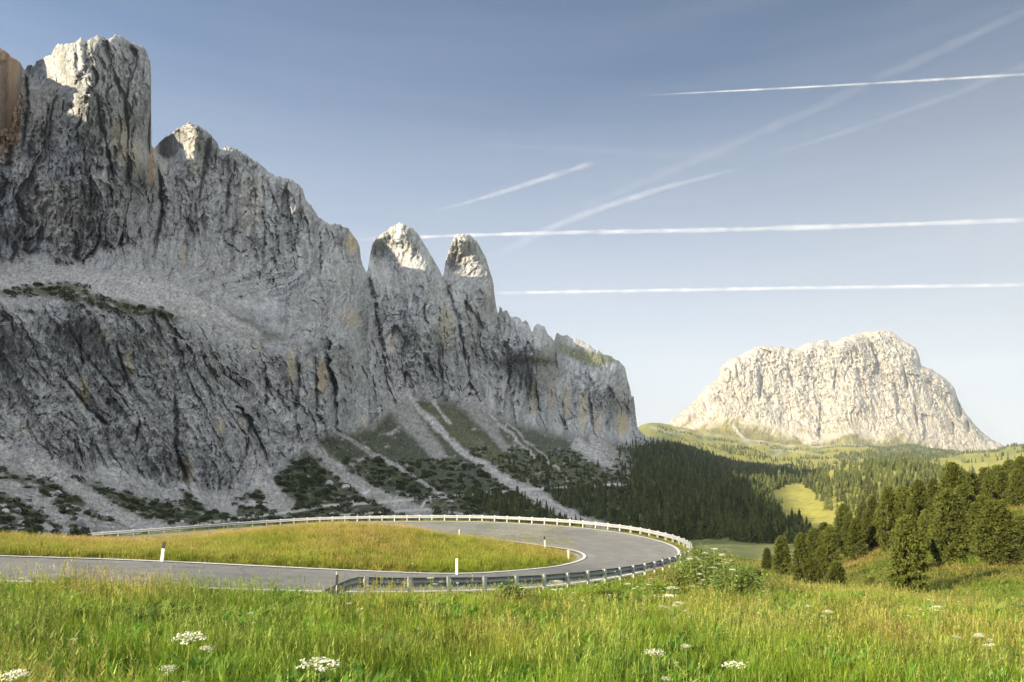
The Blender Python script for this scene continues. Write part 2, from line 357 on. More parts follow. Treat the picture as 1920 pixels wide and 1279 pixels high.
CT_W = [(-400, 1030, 150), (-400, 900, 250), (-400, 560, 350), (-400, 300, 420), (-400, 60, 460),
 (150, 640, 334), (150, 830, 298), (0, 640, 326), (0, 820, 290), (300, 650, 362), (300, 850, 322), (420, 720, 392), (420, 880, 342), (505, 720, 440), (505, 800, 415), (140, 400, 450), (140, 460, 440), (20, 420, 442), (215, 400, 478), (215, 470, 462), (-200, 740, 300), (-200, 640, 325),
 (-100, 1030, 150), (-100, 900, 250), (-100, 560, 332), (-100, 500, 410), (-100, 100, 440),
 (0, 1030, 155), (0, 950, 195), (0, 890, 255), (0, 740, 314), (0, 560, 335), (0, 500, 430), (20, 330, 455), (20, 110, 470),
 (150, 1030, 165), (150, 960, 215), (150, 905, 275), (150, 740, 317), (150, 550, 345), (140, 500, 430), (70, 300, 480), (140, 300, 458), (135, 180, 468), (60, 150, 585), (62, 125, 590), (138, 120, 470), (150, 90, 480), (95, 130, 540),
 (215, 300, 490), (215, 120, 508), (270, 180, 555), (262, 110, 560), (265, 300, 545),
 (300, 1030, 175), (300, 975, 235), (300, 945, 285), (300, 740, 348), (300, 580, 368), (300, 505, 470), (290, 380, 625),
 (440, 1000, 205), (420, 950, 310), (420, 800, 368), (420, 640, 418), (420, 560, 500), (360, 400, 630), (350, 300, 690), (305, 285, 765), (368, 250, 695), (400, 300, 735), (450, 330, 745),
 (520, 1010, 215), (520, 960, 300), (530, 850, 410), (540, 650, 480), (520, 560, 590), (510, 430, 700), (520, 340, 790),
 (650, 1010, 235), (650, 950, 345), (640, 880, 440), (640, 800, 500), (650, 640, 600), (640, 520, 720), (640, 425, 845),
 (750, 1010, 250), (750, 950, 370), (750, 850, 560), (740, 720, 780), (715, 620, 850), (760, 620, 845), (702, 480, 1015), (758, 440, 985), (760, 520, 950), (815, 515, 962),
 (870, 1010, 260), (870, 940, 395), (870, 850, 620), (860, 740, 880), (870, 620, 980), (842, 500, 1120), (878, 450, 1108), (915, 540, 1090),
 (950, 1010, 265), (950, 940, 420), (950, 850, 680), (940, 770, 950), (950, 690, 1080), (950, 600, 1180), (1010, 620, 1175), (1034, 645, 1185), (1015, 700, 1105), (1052, 650, 1460),
 (1050, 1010, 275), (1050, 940, 440), (1050, 860, 780), (1050, 800, 1080), (1056, 700, 1340), (1050, 640, 1490), (1090, 655, 1500), (1110, 700, 1335), (1110, 760, 1240),
 (1150, 1015, 285), (1150, 940, 480), (1150, 860, 860), (1150, 815, 1220), (1150, 715, 1345), (1158, 680, 1510),
 (1190, 1015, 290), (1190, 940, 500), (1190, 880, 760), (1190, 830, 1250), (1188, 760, 1480),
 (1280, 1020, 280), (1280, 940, 560), (1280, 900, 800), (1280, 860, 1200), (1340, 1020, 290), (1340, 900, 850)]
fW = tps(CT_W)

CRACKS = [  # polyline, width px, depth m
 ([(291, 285), (300, 340), (304, 400), (292, 450), (286, 490)], 5, 26), ([(180, 175), (190, 230), (204, 290), (214, 345)], 3.5, 12),
 ([(255, 220), (246, 250), (243, 300), (236, 340)], 5, 8), ([(392, 255), (384, 300), (379, 350), (372, 400)], 4, 10), ([(405, 275), (402, 320)], 3, 8),
 ([(440, 300), (428, 350), (424, 420)], 6, 14), ([(485, 370), (497, 430), (492, 500)], 4, 10), ([(515, 395), (519, 450), (523, 480)], 4, 12),
 ([(536, 360), (545, 400), (552, 430)], 3.5, 10), ([(566, 395), (556, 440), (548, 480)], 3.5, 10), ([(598, 430), (602, 480), (598, 530)], 4, 12), ([(345, 440), (350, 500)], 5, 7),
 ([(688, 512), (700, 560), (710, 620), (722, 690), (727, 730)], 7, 34), ([(831, 519), (845, 560), (858, 600), (868, 650), (874, 690)], 6, 26), ([(880, 600), (890, 650), (896, 700)], 3, 10),
 ([(930, 585), (940, 640), (946, 680)], 3, 10), ([(962, 600), (972, 640)], 2.5, 9), ([(998, 622), (1000, 655)], 3, 14), ([(1042, 634), (1040, 665), (1046, 700)], 3, 30),
 ([(118, 590), (150, 650), (188, 700), (228, 745), (246, 775)], 3.5, 5), ([(105, 695), (135, 725), (160, 760), (190, 788), (208, 800)], 4.5, 8), ([(215, 640), (235, 700), (246, 735)], 5, 8),
 ([(150, 625), (155, 690)], 4, 6), ([(325, 720), (332, 790), (330, 840), (344, 880), (358, 930)], 6, 11), ([(262, 790), (256, 830)], 4, 7), ([(140, 800), (150, 850), (162, 890)], 3, 5), ([(60, 650), (95, 720)], 3, 4),
 ([(556, 655), (560, 720), (552, 780)], 6, 12), ([(590, 660), (592, 730), (594, 790)], 4, 10), ([(698, 700), (705, 760), (709, 810)], 4, 13), ([(655, 700), (660, 780)], 3, 8), ([(500, 700), (498, 770)], 4, 7),
 ([(470, 780), (462, 850), (440, 900)], 4, 7), ([(905, 700), (906, 750)], 3, 8), ([(930, 690), (934, 760)], 3, 8), ([(985, 700), (990, 780)], 3, 9), ([(1020, 700), (1030, 790)], 3, 8), ([(1070, 700), (1080, 780)], 3, 9),
 ([(1110, 700), (1118, 790)], 3, 9), ([(1140, 720), (1146, 800)], 3, 9), ([(400, 640), (420, 700), (470, 740)], 3, 4), ([(20, 270), (14, 320)], 9, 18), ([(48, 140), (52, 200), (40, 290)], 4, 22)]
SCREE = [([(735, 700), (790, 770), (860, 840), (930, 890), (985, 920), (1060, 960), (1110, 985), (1170, 1003)], 5, 12, 1.0), ([(785, 715), (812, 750), (842, 792)], 2, 4, .9),
 ([(898, 745), (930, 790), (975, 830), (1005, 858)], 3, 3, .8), ([(945, 790), (1000, 835), (1045, 880), (1065, 905)], 2, 2, .6), ([(1082, 832), (1130, 862), (1180, 895), (1215, 915), (1250, 940)], 12, 5, .9),
 ([(1115, 830), (1160, 858), (1200, 885)], 12, 14, .75), ([(555, 815), (600, 850), (650, 895), (700, 925), (760, 950), (800, 965)], 13, 13, .7), ([(600, 840), (640, 880), (680, 920), (740, 945)], 7, 7, .6),
 ([(640, 815), (700, 850), (770, 890), (820, 925), (850, 940)], 5, 3, .7), ([(470, 850), (490, 900), (530, 950)], 14, 22, .8), ([(740, 730), (770, 790), (820, 850)], 30, 14, .55), ([(880, 750), (900, 780), (950, 840)], 24, 8, .5),
 ([(985, 920), (1060, 965), (1130, 990)], 18, 12, .6), ([(1130, 985), (1190, 995), (1220, 1005)], 8, 5, .7), ([(60, 870), (120, 900), (200, 950), (260, 985), (330, 1000)], 16, 14, .9), ([(0, 910), (60, 930), (120, 980)], 16, 14, .7),
 ([(150, 980), (260, 1000)], 14, 8, .7), ([(340, 560), (420, 600), (480, 625)], 6, 8, .6), ([(395, 590), (430, 625), (500, 690), (470, 700)], 3, 6, .6)]
TRACK = [([(170, 1001), (350, 990), (380, 982), (440, 973), (540, 961), (610, 948), (700, 943), (790, 935), (900, 926), (1000, 917), (1120, 911), (1250, 903)], 2.4), ([(790, 952), (800, 936)], 2.5), ([(640, 966), (800, 955), (900, 968), (1000, 975)], 2.0)]
VEG = [([(535, 880), (575, 868), (625, 920), (650, 950), (560, 965), (528, 930)], 1, 0), ([(680, 850), (735, 862), (790, 900), (830, 925), (790, 932), (710, 895)], 1, 0),
 ([(775, 752), (850, 770), (930, 840), (1005, 900), (985, 912), (930, 880), (850, 830)], .75, .3), ([(960, 815), (1020, 845), (1100, 870), (1190, 900), (1100, 912), (1010, 900)], .9, .2), ([(1000, 918), (1250, 908), (1400, 1040), (1130, 985)], 1, 0),
 ([(1170, 835), (1250, 830), (1400, 870), (1400, 1040), (1260, 950), (1190, 870)], 1, 0), ([(860, 928), (985, 926), (1060, 968), (1120, 1000), (980, 985), (900, 960)], 1, 0),
 ([(82, 892), (150, 900), (230, 925), (330, 945), (450, 968), (530, 950), (620, 966), (400, 985), (250, 968), (120, 930)], 1, 0), ([(340, 920), (362, 930), (400, 965), (350, 970)], 1, 0),
 ([(0, 545), (60, 537), (130, 530), (200, 560), (330, 585), (330, 600), (240, 590), (150, 570), (60, 552), (0, 556)], .8, .3), ([(935, 680), (990, 666), (1045, 674), (1040, 684), (950, 685)], .9, .2),
 ([(1050, 645), (1085, 655), (1150, 668), (1155, 678), (1110, 690), (1070, 672), (1052, 664)], .8, 1.0), ([(430, 590), (470, 600), (540, 640), (500, 640)], .5, .4), ([(700, 940), (860, 930), (900, 960), (760, 965)], .5, .2), ([(540, 965), (640, 955), (800, 960), (980, 985), (500, 990)], .6, .1)]
SHELF = [([(-300, 500), (0, 500), (130, 498), (230, 518), (330, 530), (420, 585), (490, 625), (400, 600), (280, 580), (150, 545), (0, 540), (-300, 545)], 1)]
OCHRE = [(158, 735, 11, 30, .8), (243, 680, 8, 30, .5), (545, 690, 9, 38, .7), (604, 705, 13, 38, .8), (660, 598, 16, 22, .5), (350, 880, 14, 28, .6), (412, 800, 9, 18, .6), (452, 795, 9, 12, .5), (1062, 752, 8, 34, .6), (1095, 765, 8, 30, .6),
 (1036, 740, 8, 34, .5), (1167, 795, 12, 26, .9), (1120, 790, 9, 22, .5), (228, 265, 22, 45, .6), (660, 455, 12, 22, 1.1), (835, 615, 14, 45, .5), (500, 980, 18, 14, .6), (1000, 750, 8, 30, .5), (345, 480, 8, 25, .6), (470, 380, 25, 60, .25),
 (110, 390, 60, 60, .25), (255, 300, 14, 40, .5), (680, 800, 8, 25, .5), (1090, 790, 6, 20, .6), (370, 300, 20, 40, .2), (480, 655, 8, 8, .6), (195, 630, 8, 16, .4), (735, 640, 10, 24, .4)]
RED = [(14, 190, 26, 110, 1.0), (283, 310, 8, 34, 1.0), (300, 350, 10, 30, .3)]

def build_wall():
    st = 1.9
    xs = np.arange(-300, 1262, st); lv = np.arange(60, 1036, st)[::1]
    sk = np.interp(xs, [p[0] for p in SKY_W], [p[1] for p in SKY_W])
    # crags: the skyline is broken by small teeth
    sk = sk + (5.0 * pn(xs / 7.0, 0.5, 0.5) + 4.5 * pn(xs / 3.1, 4.5, 0.5)) * (xs < 1193) * (1 - .5 * (xs > 690) * (xs < 930))
    J, I = len(lv), len(xs)
    PX = np.broadcast_to(xs, (J, I)).copy(); L = np.broadcast_to(lv[:, None], (J, I)); PY = np.maximum(L, sk[None])
    PX = PX + (4.5 * pn(PY / 17, .3, .7) + 2 * pn(PY / 6, .9, .7) - 3) * np.exp(-((PX - 284) / 16) ** 2) * (PY < 300)
    # distance to the sky, for rounding the profiles
    t = np.full((J, I), 1e9)
    K = 26
    for k in range(-K, K + 1):
        s2 = np.roll(sk, -k)
        if k > 0: s2[-k:] = 2000
        if k < 0: s2[:-k] = 2000
        s2 = np.where(np.isfinite(s2), s2, 2000)
        t = np.minimum(t, np.sqrt(np.maximum(0, PY - s2[None]) ** 2 + (k * st) ** 2) if True else 0)
    T = np.interp(xs, [-300, 500, 690, 930, 1000, 1260], [26, 20, 28, 22, 16, 16])[None]
    D = fW(PX, PY)
    rnd = (1 - np.sqrt(np.clip(1 - (1 - np.minimum(t / T, 1)) ** 2, 0, 1))) * T / F * D * 1.1 * (PX < 1200)
    # spires are rounded sideways much more than over the top
    X, Y, Z = (PX - CX) / F * D, D, (HZ - PY) / F * D
    dref = np.interp(xs, [-300, 0, 300, 600, 750, 900, 1190], [320, 380, 440, 560, 800, 950, 1150]); U = PX * .66 + 400; VV = (HZ - PY) * .66
    # masks
    jx = PX + 14 * fbm(PX / 26, PY / 26, 0.3, 4); jy = PY + 12 * fbm(PX / 22, PY / 22, 7.3, 4)
    scree = np.zeros_like(PX)
    for pts, w0, w1, a in SCREE:
        d, tt = seg_dist(jx, jy, pts); w = w0 + (w1 - w0) * tt
        scree = np.maximum(scree, a * (1 - sstep(0.5, 1.3, d / w)))
    scree = scree * np.interp(PX, [1120, 1195], [1, 0]); veg = np.zeros_like(PX); yel = np.zeros_like(PX)
    for pts, a, yv in VEG:
        m = poly_mask(jx, jy, pts, 7) * a; veg = np.maximum(veg, m); yel = np.maximum(yel, m * yv)
    shelf = np.maximum.reduce([poly_mask(jx, jy, p, 7) * a for p, a in SHELF])
    slope = np.interp(PX, [-300, 0, 150, 300, 420, 530, 600, 700, 760, 900, 950, 1050, 1180, 1260], [880, 885, 905, 945, 965, 880, 820, 800, 740, 760, 790, 815, 832, 832])
    low = sstep(-14, 14, jy - slope)                      # below the cliff foot: talus
    dDz = -np.gradient(D, axis=0) / st / (D / F); ramp = sstep(1.1, 2.3, dDz) * (PX < 690) * sstep(430, 470, PY) * (1 - low)
    rockm = (1 - low) * (1 - shelf * .9) * (1 - .25 * ramp)
    vegn = fbm(X / 7, Y / 7, Z / 7, 5)
    talus_veg = low * sstep(-0.16, 0.06, fbm(U / 16, .5, VV / 9, 5) + 0.14 * (PX > 520) + .04) * .85 * (PX < 1180)
    veg = np.maximum(np.maximum(veg * sstep(-0.30, -0.02, vegn), talus_veg) * (1 - scree), low * np.interp(PX, [1150, 1190], [0, .95]))
    veg = np.clip(veg, 0, 1)
    # displacement along the view ray: vertical ribs and gullies, then finer broken rock
    jump = 400.0 * (PX > 690) + 300.0 * (PX > 831)        # separate towers do not share their ribs
    wx = U + jump + 20 * fbm(U / 60, .4, VV / 60, 3) + 5 * fbm(U / 15, .4, VV / 20, 3); wy = 0.37 + 0 * U; Z3 = VV + 14 * fbm(U / 50, 7.7, VV / 50, 3)
    tilt = Z3 * np.interp(PX, [0, 450, 600], [0.60, 0.35, 0.0]) * sstep(500, 560, PY)
    s = np.clip(D / 700, 0.45, 1.6)
    r1 = fbm((wx + tilt) / 62, wy, Z3 / 230, 3, True)
    r2 = fbm((wx + tilt) / 24, wy + 3, Z3 / 75 + 3, 4, True)
    r3 = fbm(wx / 8.5, wy + 6, Z3 / 16 + 5, 4, True)
    r4 = fbm(wx / 3.4, wy + 9, Z3 / 4.2 + 5, 3)
    strat = np.abs(((Z3 / 24 + 1.6 * fbm(U / 90, .5, VV / 90, 3)) % 1) - 0.5) * sstep(-.1, .2, fbm(U / 60, 3.5, VV / 40, 3))
    amp = rockm * 0.93 + 0.07
    lower = sstep(480, 560, PY)
    bx, by, bz = wx + 4 * fbm(U / 10, 1.2, VV / 10, 3), wy, Z3 + 4 * fbm(U / 10, 5.2, VV / 10, 3)
    lean = np.interp(PX, [0, 420, 640], [.60, .40, .06]) * sstep(500, 560, PY) * bz
    w1 = worley((bx + lean) / 34, by + .5, bz / 170, 1); w2 = worley((bx + lean) / 14, by + .5, bz / 52, 2); w3 = worley(bx / 5.6, by + .5, bz / 19, 3)
    big = -(r1 - .55) * np.where(PY > 560, 17, 26) * s - (r2 - .55) * 15 * s
    big = big + s * ((w1[2] - .5) * 15 + w1[3] * 20 + 2.5 * np.exp(-w1[1] / .05) * (r4 > -.05)) + s * ((w2[2] - .5) * 6 + w2[3] * 10 + 1.2 * np.exp(-w2[1] / .08)); fine = -(r3 - .55) * 9 * s - r4 * 5.5 * s ** .5 + strat * 6 * s + s ** .6 * ((w3[2] - .5) * 3.6 + w3[3] * 6.0)
    damp = np.where((PX > 690) & (PX < 930) & (PY < 660), .8, 1.0)      # the two slabby spires are smoother
    damp = np.where((PX < 1195) & (PX >= 930), .9, damp)
    calm = np.maximum.reduce([sstep(150, 125, PX) * sstep(215, 170, PY), sstep(690, 700, PX) * sstep(932, 926, PX) * sstep(600, 520, PY), sstep(400, 380, PX) * sstep(290, 305, PX) * sstep(340, 310, PY), sstep(1040, 1050, PX) * sstep(720, 690, PY)])
    damp = damp * np.interp(PY, [520, 600], [1, .52]) ** np.interp(PX, [450, 720], [1, 0])
    off = (big * (1 - .75 * calm) * (1 - .75 * ramp) + fine * (1 - .2 * calm)) * amp * damp * np.interp(t, [0, 14], [.25, 1])
    crk = np.zeros_like(PX)
    qx = PX + 7 * fbm(PX / 12, PY / 20, 2.2, 4) + 2 * pn(PX / 3, PY / 5, .2); wv = np.clip(1 + 1.8 * fbm(PX / 16, PY / 16, 6.6, 3), .25, 2)
    for pts, w, dep in CRACKS:
        d, tt = seg_dist(qx, PY, pts); e = np.exp(-(d / (w * .62 * wv)) ** 2) * np.minimum(1, np.minimum(tt, 1 - tt) * 5 + .05)
        off = off + dep * np.where(PY > 560, .8, 1.25) * e; crk = np.maximum(crk, e)
    # talus roughness and gullies, rising thickets
    off = off - low * (fbm(X / 11, Y / 11, Z / 11, 5) * 12 * s + fbm(X / 2.6, Y / 2.6, Z / 2.6, 3) * 3.2) - veg * low * (1.6 + 3.2 * np.clip(vegn, 0, 1)) - shelf * fbm(X / 6, Y / 6, Z / 6, 4) * 4
    off = off + low * np.interp(PX, [1180, 1262], [0, 60])
    Dd = np.maximum(D + rnd + off, 90)
    X, Y, Z = (PX - CX) / F * Dd, Dd, (HZ - PY) / F * Dd
    # colour
    g = 0.355 + 0.11 * fbm(wx / 40, .5, VV / 90, 4) + 0.22 * fbm((wx + tilt) / 8, .5, VV / 22, 4) + 0.30 * fbm((wx + tilt) / 2.6, 3, VV / 6, 3)
    g = g + .30 * fbm((wx + tilt) / 2.4, 8.5, VV / 34, 4) * np.where(PY > 520, .6, 1)
    g = g + ((w2[2] - .5) * .10 + (w3[2] - .5) * .09 + (w1[2] - .5) * .06) * rockm + .16 * pn(U / .9, 2.5, VV / 1.3)
    streak = fbm(jx / 9, PY / 130, 1.7, 4); dark = sstep(0.10, 0.34, streak) * rockm * np.interp(PX, [0, 690, 700, 930, 940], [1, 1, .4, .4, .8])
    c = np.stack([g * .975, g * 0.995, g * 0.985], -1)
    def blend(c, m, col): return c * (1 - m[..., None]) + np.array(col) * m[..., None]
    c = c * (1 - .5 * dark)[..., None]
    spire = sstep(690, 700, PX) * (1 - sstep(930, 940, PX)) * (1 - sstep(640, 700, PY))
    c = c * (1 + .02 * spire)[..., None]
    oc = sstep(0.12, .42, fbm(jx / 30, PY / 70, 9.1, 4)) * .35 * rockm
    for x0, y0, a, b, k in OCHRE:
        e = np.exp(-((qx - x0) / a) ** 2 - ((PY - y0) / b) ** 2); oc = np.maximum(oc, k * sstep(.25, .6, e * (1 + .9 * fbm(jx / 6, PY / 22, 3, 3))))
    c = blend(c, np.clip(oc, 0, 1), (.50, .43, .29))
    rd = np.zeros_like(PX)
    for x0, y0, a, b, k in RED: rd = np.maximum(rd, k * sstep(.2, .5, np.exp(-((qx - x0) / a) ** 2 - ((PY - y0) / b) ** 2)))
    c = blend(c, rd, (.42, .30, .20)) * (1 + 1.2 * rd * fbm(X / 5, Y / 5, Z / 14, 4))[..., None]
    sg = 0.40 + .45 * fbm(U / 3, .5, VV / 3, 4) + .3 * pn(U / 1.3, .5, VV / 1.3)
    sc = np.stack([sg, sg * .99, sg * .96], -1); m = np.clip(low * .8 + shelf * .85 + scree + .42 * ramp * (PX < 470) * sstep(-.2, .15, fbm(PX / 18, PY / 9, 5.5, 4)), 0, 1)[..., None]
    c = c * (1 - m) + sc * m
    c = np.clip(c, .07, .72) * (1 - .12 * crk * rockm)[..., None]  # cracks also darkened in the colour, standing in for shade in the recesses
    gv = np.stack([.050 + .09 * yel, .062 + .085 * yel, .028 + .0 * yel], -1) * (1 + 1.1 * fbm(X / 5, Y / 5, Z / 5, 4))[..., None]
    vm = (np.clip(veg * 1.1, 0, 1) * (1 - .3 * scree))[..., None]; c = c * (1 - vm) + np.clip(gv, .012, 1) * vm
    # mossy turf caught on ledges of the cliff
    turf = sstep(.22, .36, fbm(X / 14, Y / 14, Z / 3.5 + 40, 4)) * rockm * .5 * (PY > 300); c = blend(c, turf, (.11, .12, .07))
    spk = sstep(.30, .42, pn(X / 2.2, Y / 2.2, Z / 2.2)) * low * .75 * (1 - scree * .6); c = blend(c, spk * np.clip(1 - veg * .55, .2, 1), (.46, .46, .45))
    for pts, w in TRACK:
        d, _ = seg_dist(PX, PY + 1.2 * pn(PX / 14, .3, .8), pts); c = blend(c, 1 - sstep(w * .6, w * 1.5, d), (.46, .46, .42))
    # faces
    idx = np.arange(J * I).reshape(J, I)
    below = L > sk[None]
    cell = below[1:, :-1] | below[1:, 1:]
    a, b_, c_, d_ = idx[:-1, :-1], idx[:-1, 1:], idx[1:, 1:], idx[1:, :-1]
    faces = np.stack([d_, c_, b_, a], -1)[cell]
    V = np.stack([X, Y, Z], -1).reshape(-1, 3); C = c.reshape(-1, 3)
    # crest and back side
    top = (L <= sk[None]).sum(0) - 1; top = np.clip(top, 0, J - 1)
    ti = idx[top, np.arange(I)]
    V_, C_, Fs = [V], [C], [faces]; prev = ti; base = len(V); sc2 = np.clip(V[ti, 1] / 900, .5, 1.6)
    zt = V[ti, 2]
    for dy, dz in ((5, 1.0), (14, 6), (32, 24), (70, 80), (160, 260)):
        v = V[ti].copy(); k = (v[:, 1] + dy * sc2) / v[:, 1]
        v[:, 0] *= k; v[:, 1] *= k; v[:, 2] = np.maximum(zt - dz * sc2, -60) + pn(v[:, 0] / 9, v[:, 1] / 9, dy) * dy * .3 - dy * .1
        lastz = v
        n = base + np.arange(I); V_.append(v); C_.append(C[ti]); base += I
        Fs.append(np.stack([prev[:-1], prev[1:], n[1:], n[:-1]], -1)); prev = n
    V = np.concatenate(V_); C = np.concatenate(C_); Fc = np.concatenate(Fs)
    # drop unused vertices
    used = np.zeros(len(V), bool); used[Fc.ravel()] = True; remap = np.cumsum(used) - 1
    me = mesh_np("rock_wall", V[used], remap[Fc], C[used], smooth=False)
    link("mountain_wall", me, M_rock, kind='structure', label="long grey limestone wall of towers and spires with scree at its foot")
    return dict(xs=xs, lv=lv, X=X, Y=Y, Z=Z, veg=veg, low=low, scree=scree, rockm=rockm, sk=sk)
WALL = build_wall()

# ------------------------------------------------------------------ massif behind and left of the frame (unseen ridge, shaped to shade the wall)
def build_massif():
    h = np.array([-math.sin(SUN_AZ), -math.cos(SUN_AZ)]); n = np.array([-math.cos(SUN_AZ), math.sin(SUN_AZ)])
    n = np.array([h[1], -h[0]])
    te = math.tan(SUN_EL)
    q = np.arange(126, 1300, 7.0); t = np.arange(-160, 760, 8.0)
    Q, T_ = np.meshgrid(q, t)
    # (q, ridge t, shade level, t of the wall it shades)
    tab = [(128, -20, 60), (146, 140, 60), (190, 140, 60), (235, 118, 60), (300, 140, 45), (360, 162, 30), (430, 196, 20), (478, 212, 20), (540, 240, 0), (602, 258, -12), (647, 238, -105), (689, 272, -219), (754, 250, -283), (830, 262, -420),
           (881, 265, -420), (908, 292, -420), (945, 328, -420), (975, 385, -420), (1050, 330, -420), (1200, 190, -420), (1300, -20, -420)]
    kq = [a[0] for a in tab]; lvl = [a[1] for a in tab]; tw = [a[2] for a in tab]
    tr = np.interp(kq, [128, 620, 730, 860, 1300], [250, 250, 180, 110, 100])
    R = np.interp(Q, kq, tr); H = np.interp(Q, kq, lvl) + te * (R - np.interp(Q, kq, tw))
    H = H + 7 * fbm(Q / 38, 0.3, .7, 3)
    dt = T_ - R
    Z = H - np.where(dt < 0, (-dt) * 1.5, dt * .55) - 14 * np.abs(fbm(Q / 50, T_ / 50, .2, 5)) * (np.abs(dt) > 10)
    Z = np.maximum(Z, -60)
    X = T_ * h[0] + Q * n[0]; Y = T_ * h[1] + Q * n[1]
    # keep it below the wall's own skyline
    px = CX + F * X / np.maximum(Y, 1); vis = (Y > 20) & (px > -15) & (px < 1300)
    cap = (HZ - np.interp(px, [p[0] for p in SKY_W], [p[1] for p in SKY_W])) / F * Y * .965 - 8
    Z = np.where(vis, np.minimum(Z, cap), Z)
    J, I = Q.shape; idx = np.arange(J * I).reshape(J, I)
    faces = np.stack([idx[:-1, :-1], idx[:-1, 1:], idx[1:, 1:], idx[1:, :-1]], -1).reshape(-1, 4)
    g = .34 + .1 * fbm(X / 20, Y / 20, Z / 40, 4); C = np.stack([g, g * .98, g * .94], -1).reshape(-1, 3)
    me = mesh_np("massif", np.stack([X, Y, Z], -1).reshape(-1, 3), faces, C)
    link("mountain_plateau", me, M_rock, kind='structure', label="high rock plateau continuing behind and left of the wall, unseen and shaped to shade it")
build_massif()

# ------------------------------------------------------------------ the far mountain
SKY_L = [(1180, 840), (1215, 825), (1240, 806), (1262, 784), (1280, 771), (1296, 757), (1307, 746), (1318, 733), (1326, 723), (1336, 716), (1346, 711), (1349, 698), (1353, 686), (1360, 680), (1369, 674), (1378, 670), (1388, 667), (1400, 660),
 (1411, 653), (1420, 651), (1434, 647), (1450, 650), (1465, 649), (1472, 653), (1480, 651), (1488, 655), (1497, 652), (1511, 644), (1522, 641), (1530, 643), (1542, 637), (1550, 636), (1554, 642), (1565, 642), (1580, 634), (1596, 628), (1610, 626), (1623, 622),
 (1637, 621), (1650, 619), (1662, 620), (1673, 622), (1684, 630), (1693, 638), (1705, 645), (1716, 651), (1720, 659), (1724, 668), (1727, 686), (1736, 689), (1746, 692), (1758, 699), (1770, 707), (1780, 717), (1789, 726), (1793, 738), (1797, 750), (1804, 764), (1812, 777),
 (1822, 789), (1831, 800), (1844, 812), (1858, 823), (1872, 830), (1885, 838), (1910, 856), (1940, 870)]
FOOT_L = [(1180, 835), (1240, 815), (1290, 800), (1330, 793), (1370, 788), (1420, 800), (1470, 812), (1540, 828), (1570, 812), (1600, 806), (1640, 824), (1680, 818), (1720, 826), (1780, 850), (1850, 856), (1885, 848), (1940, 850)]
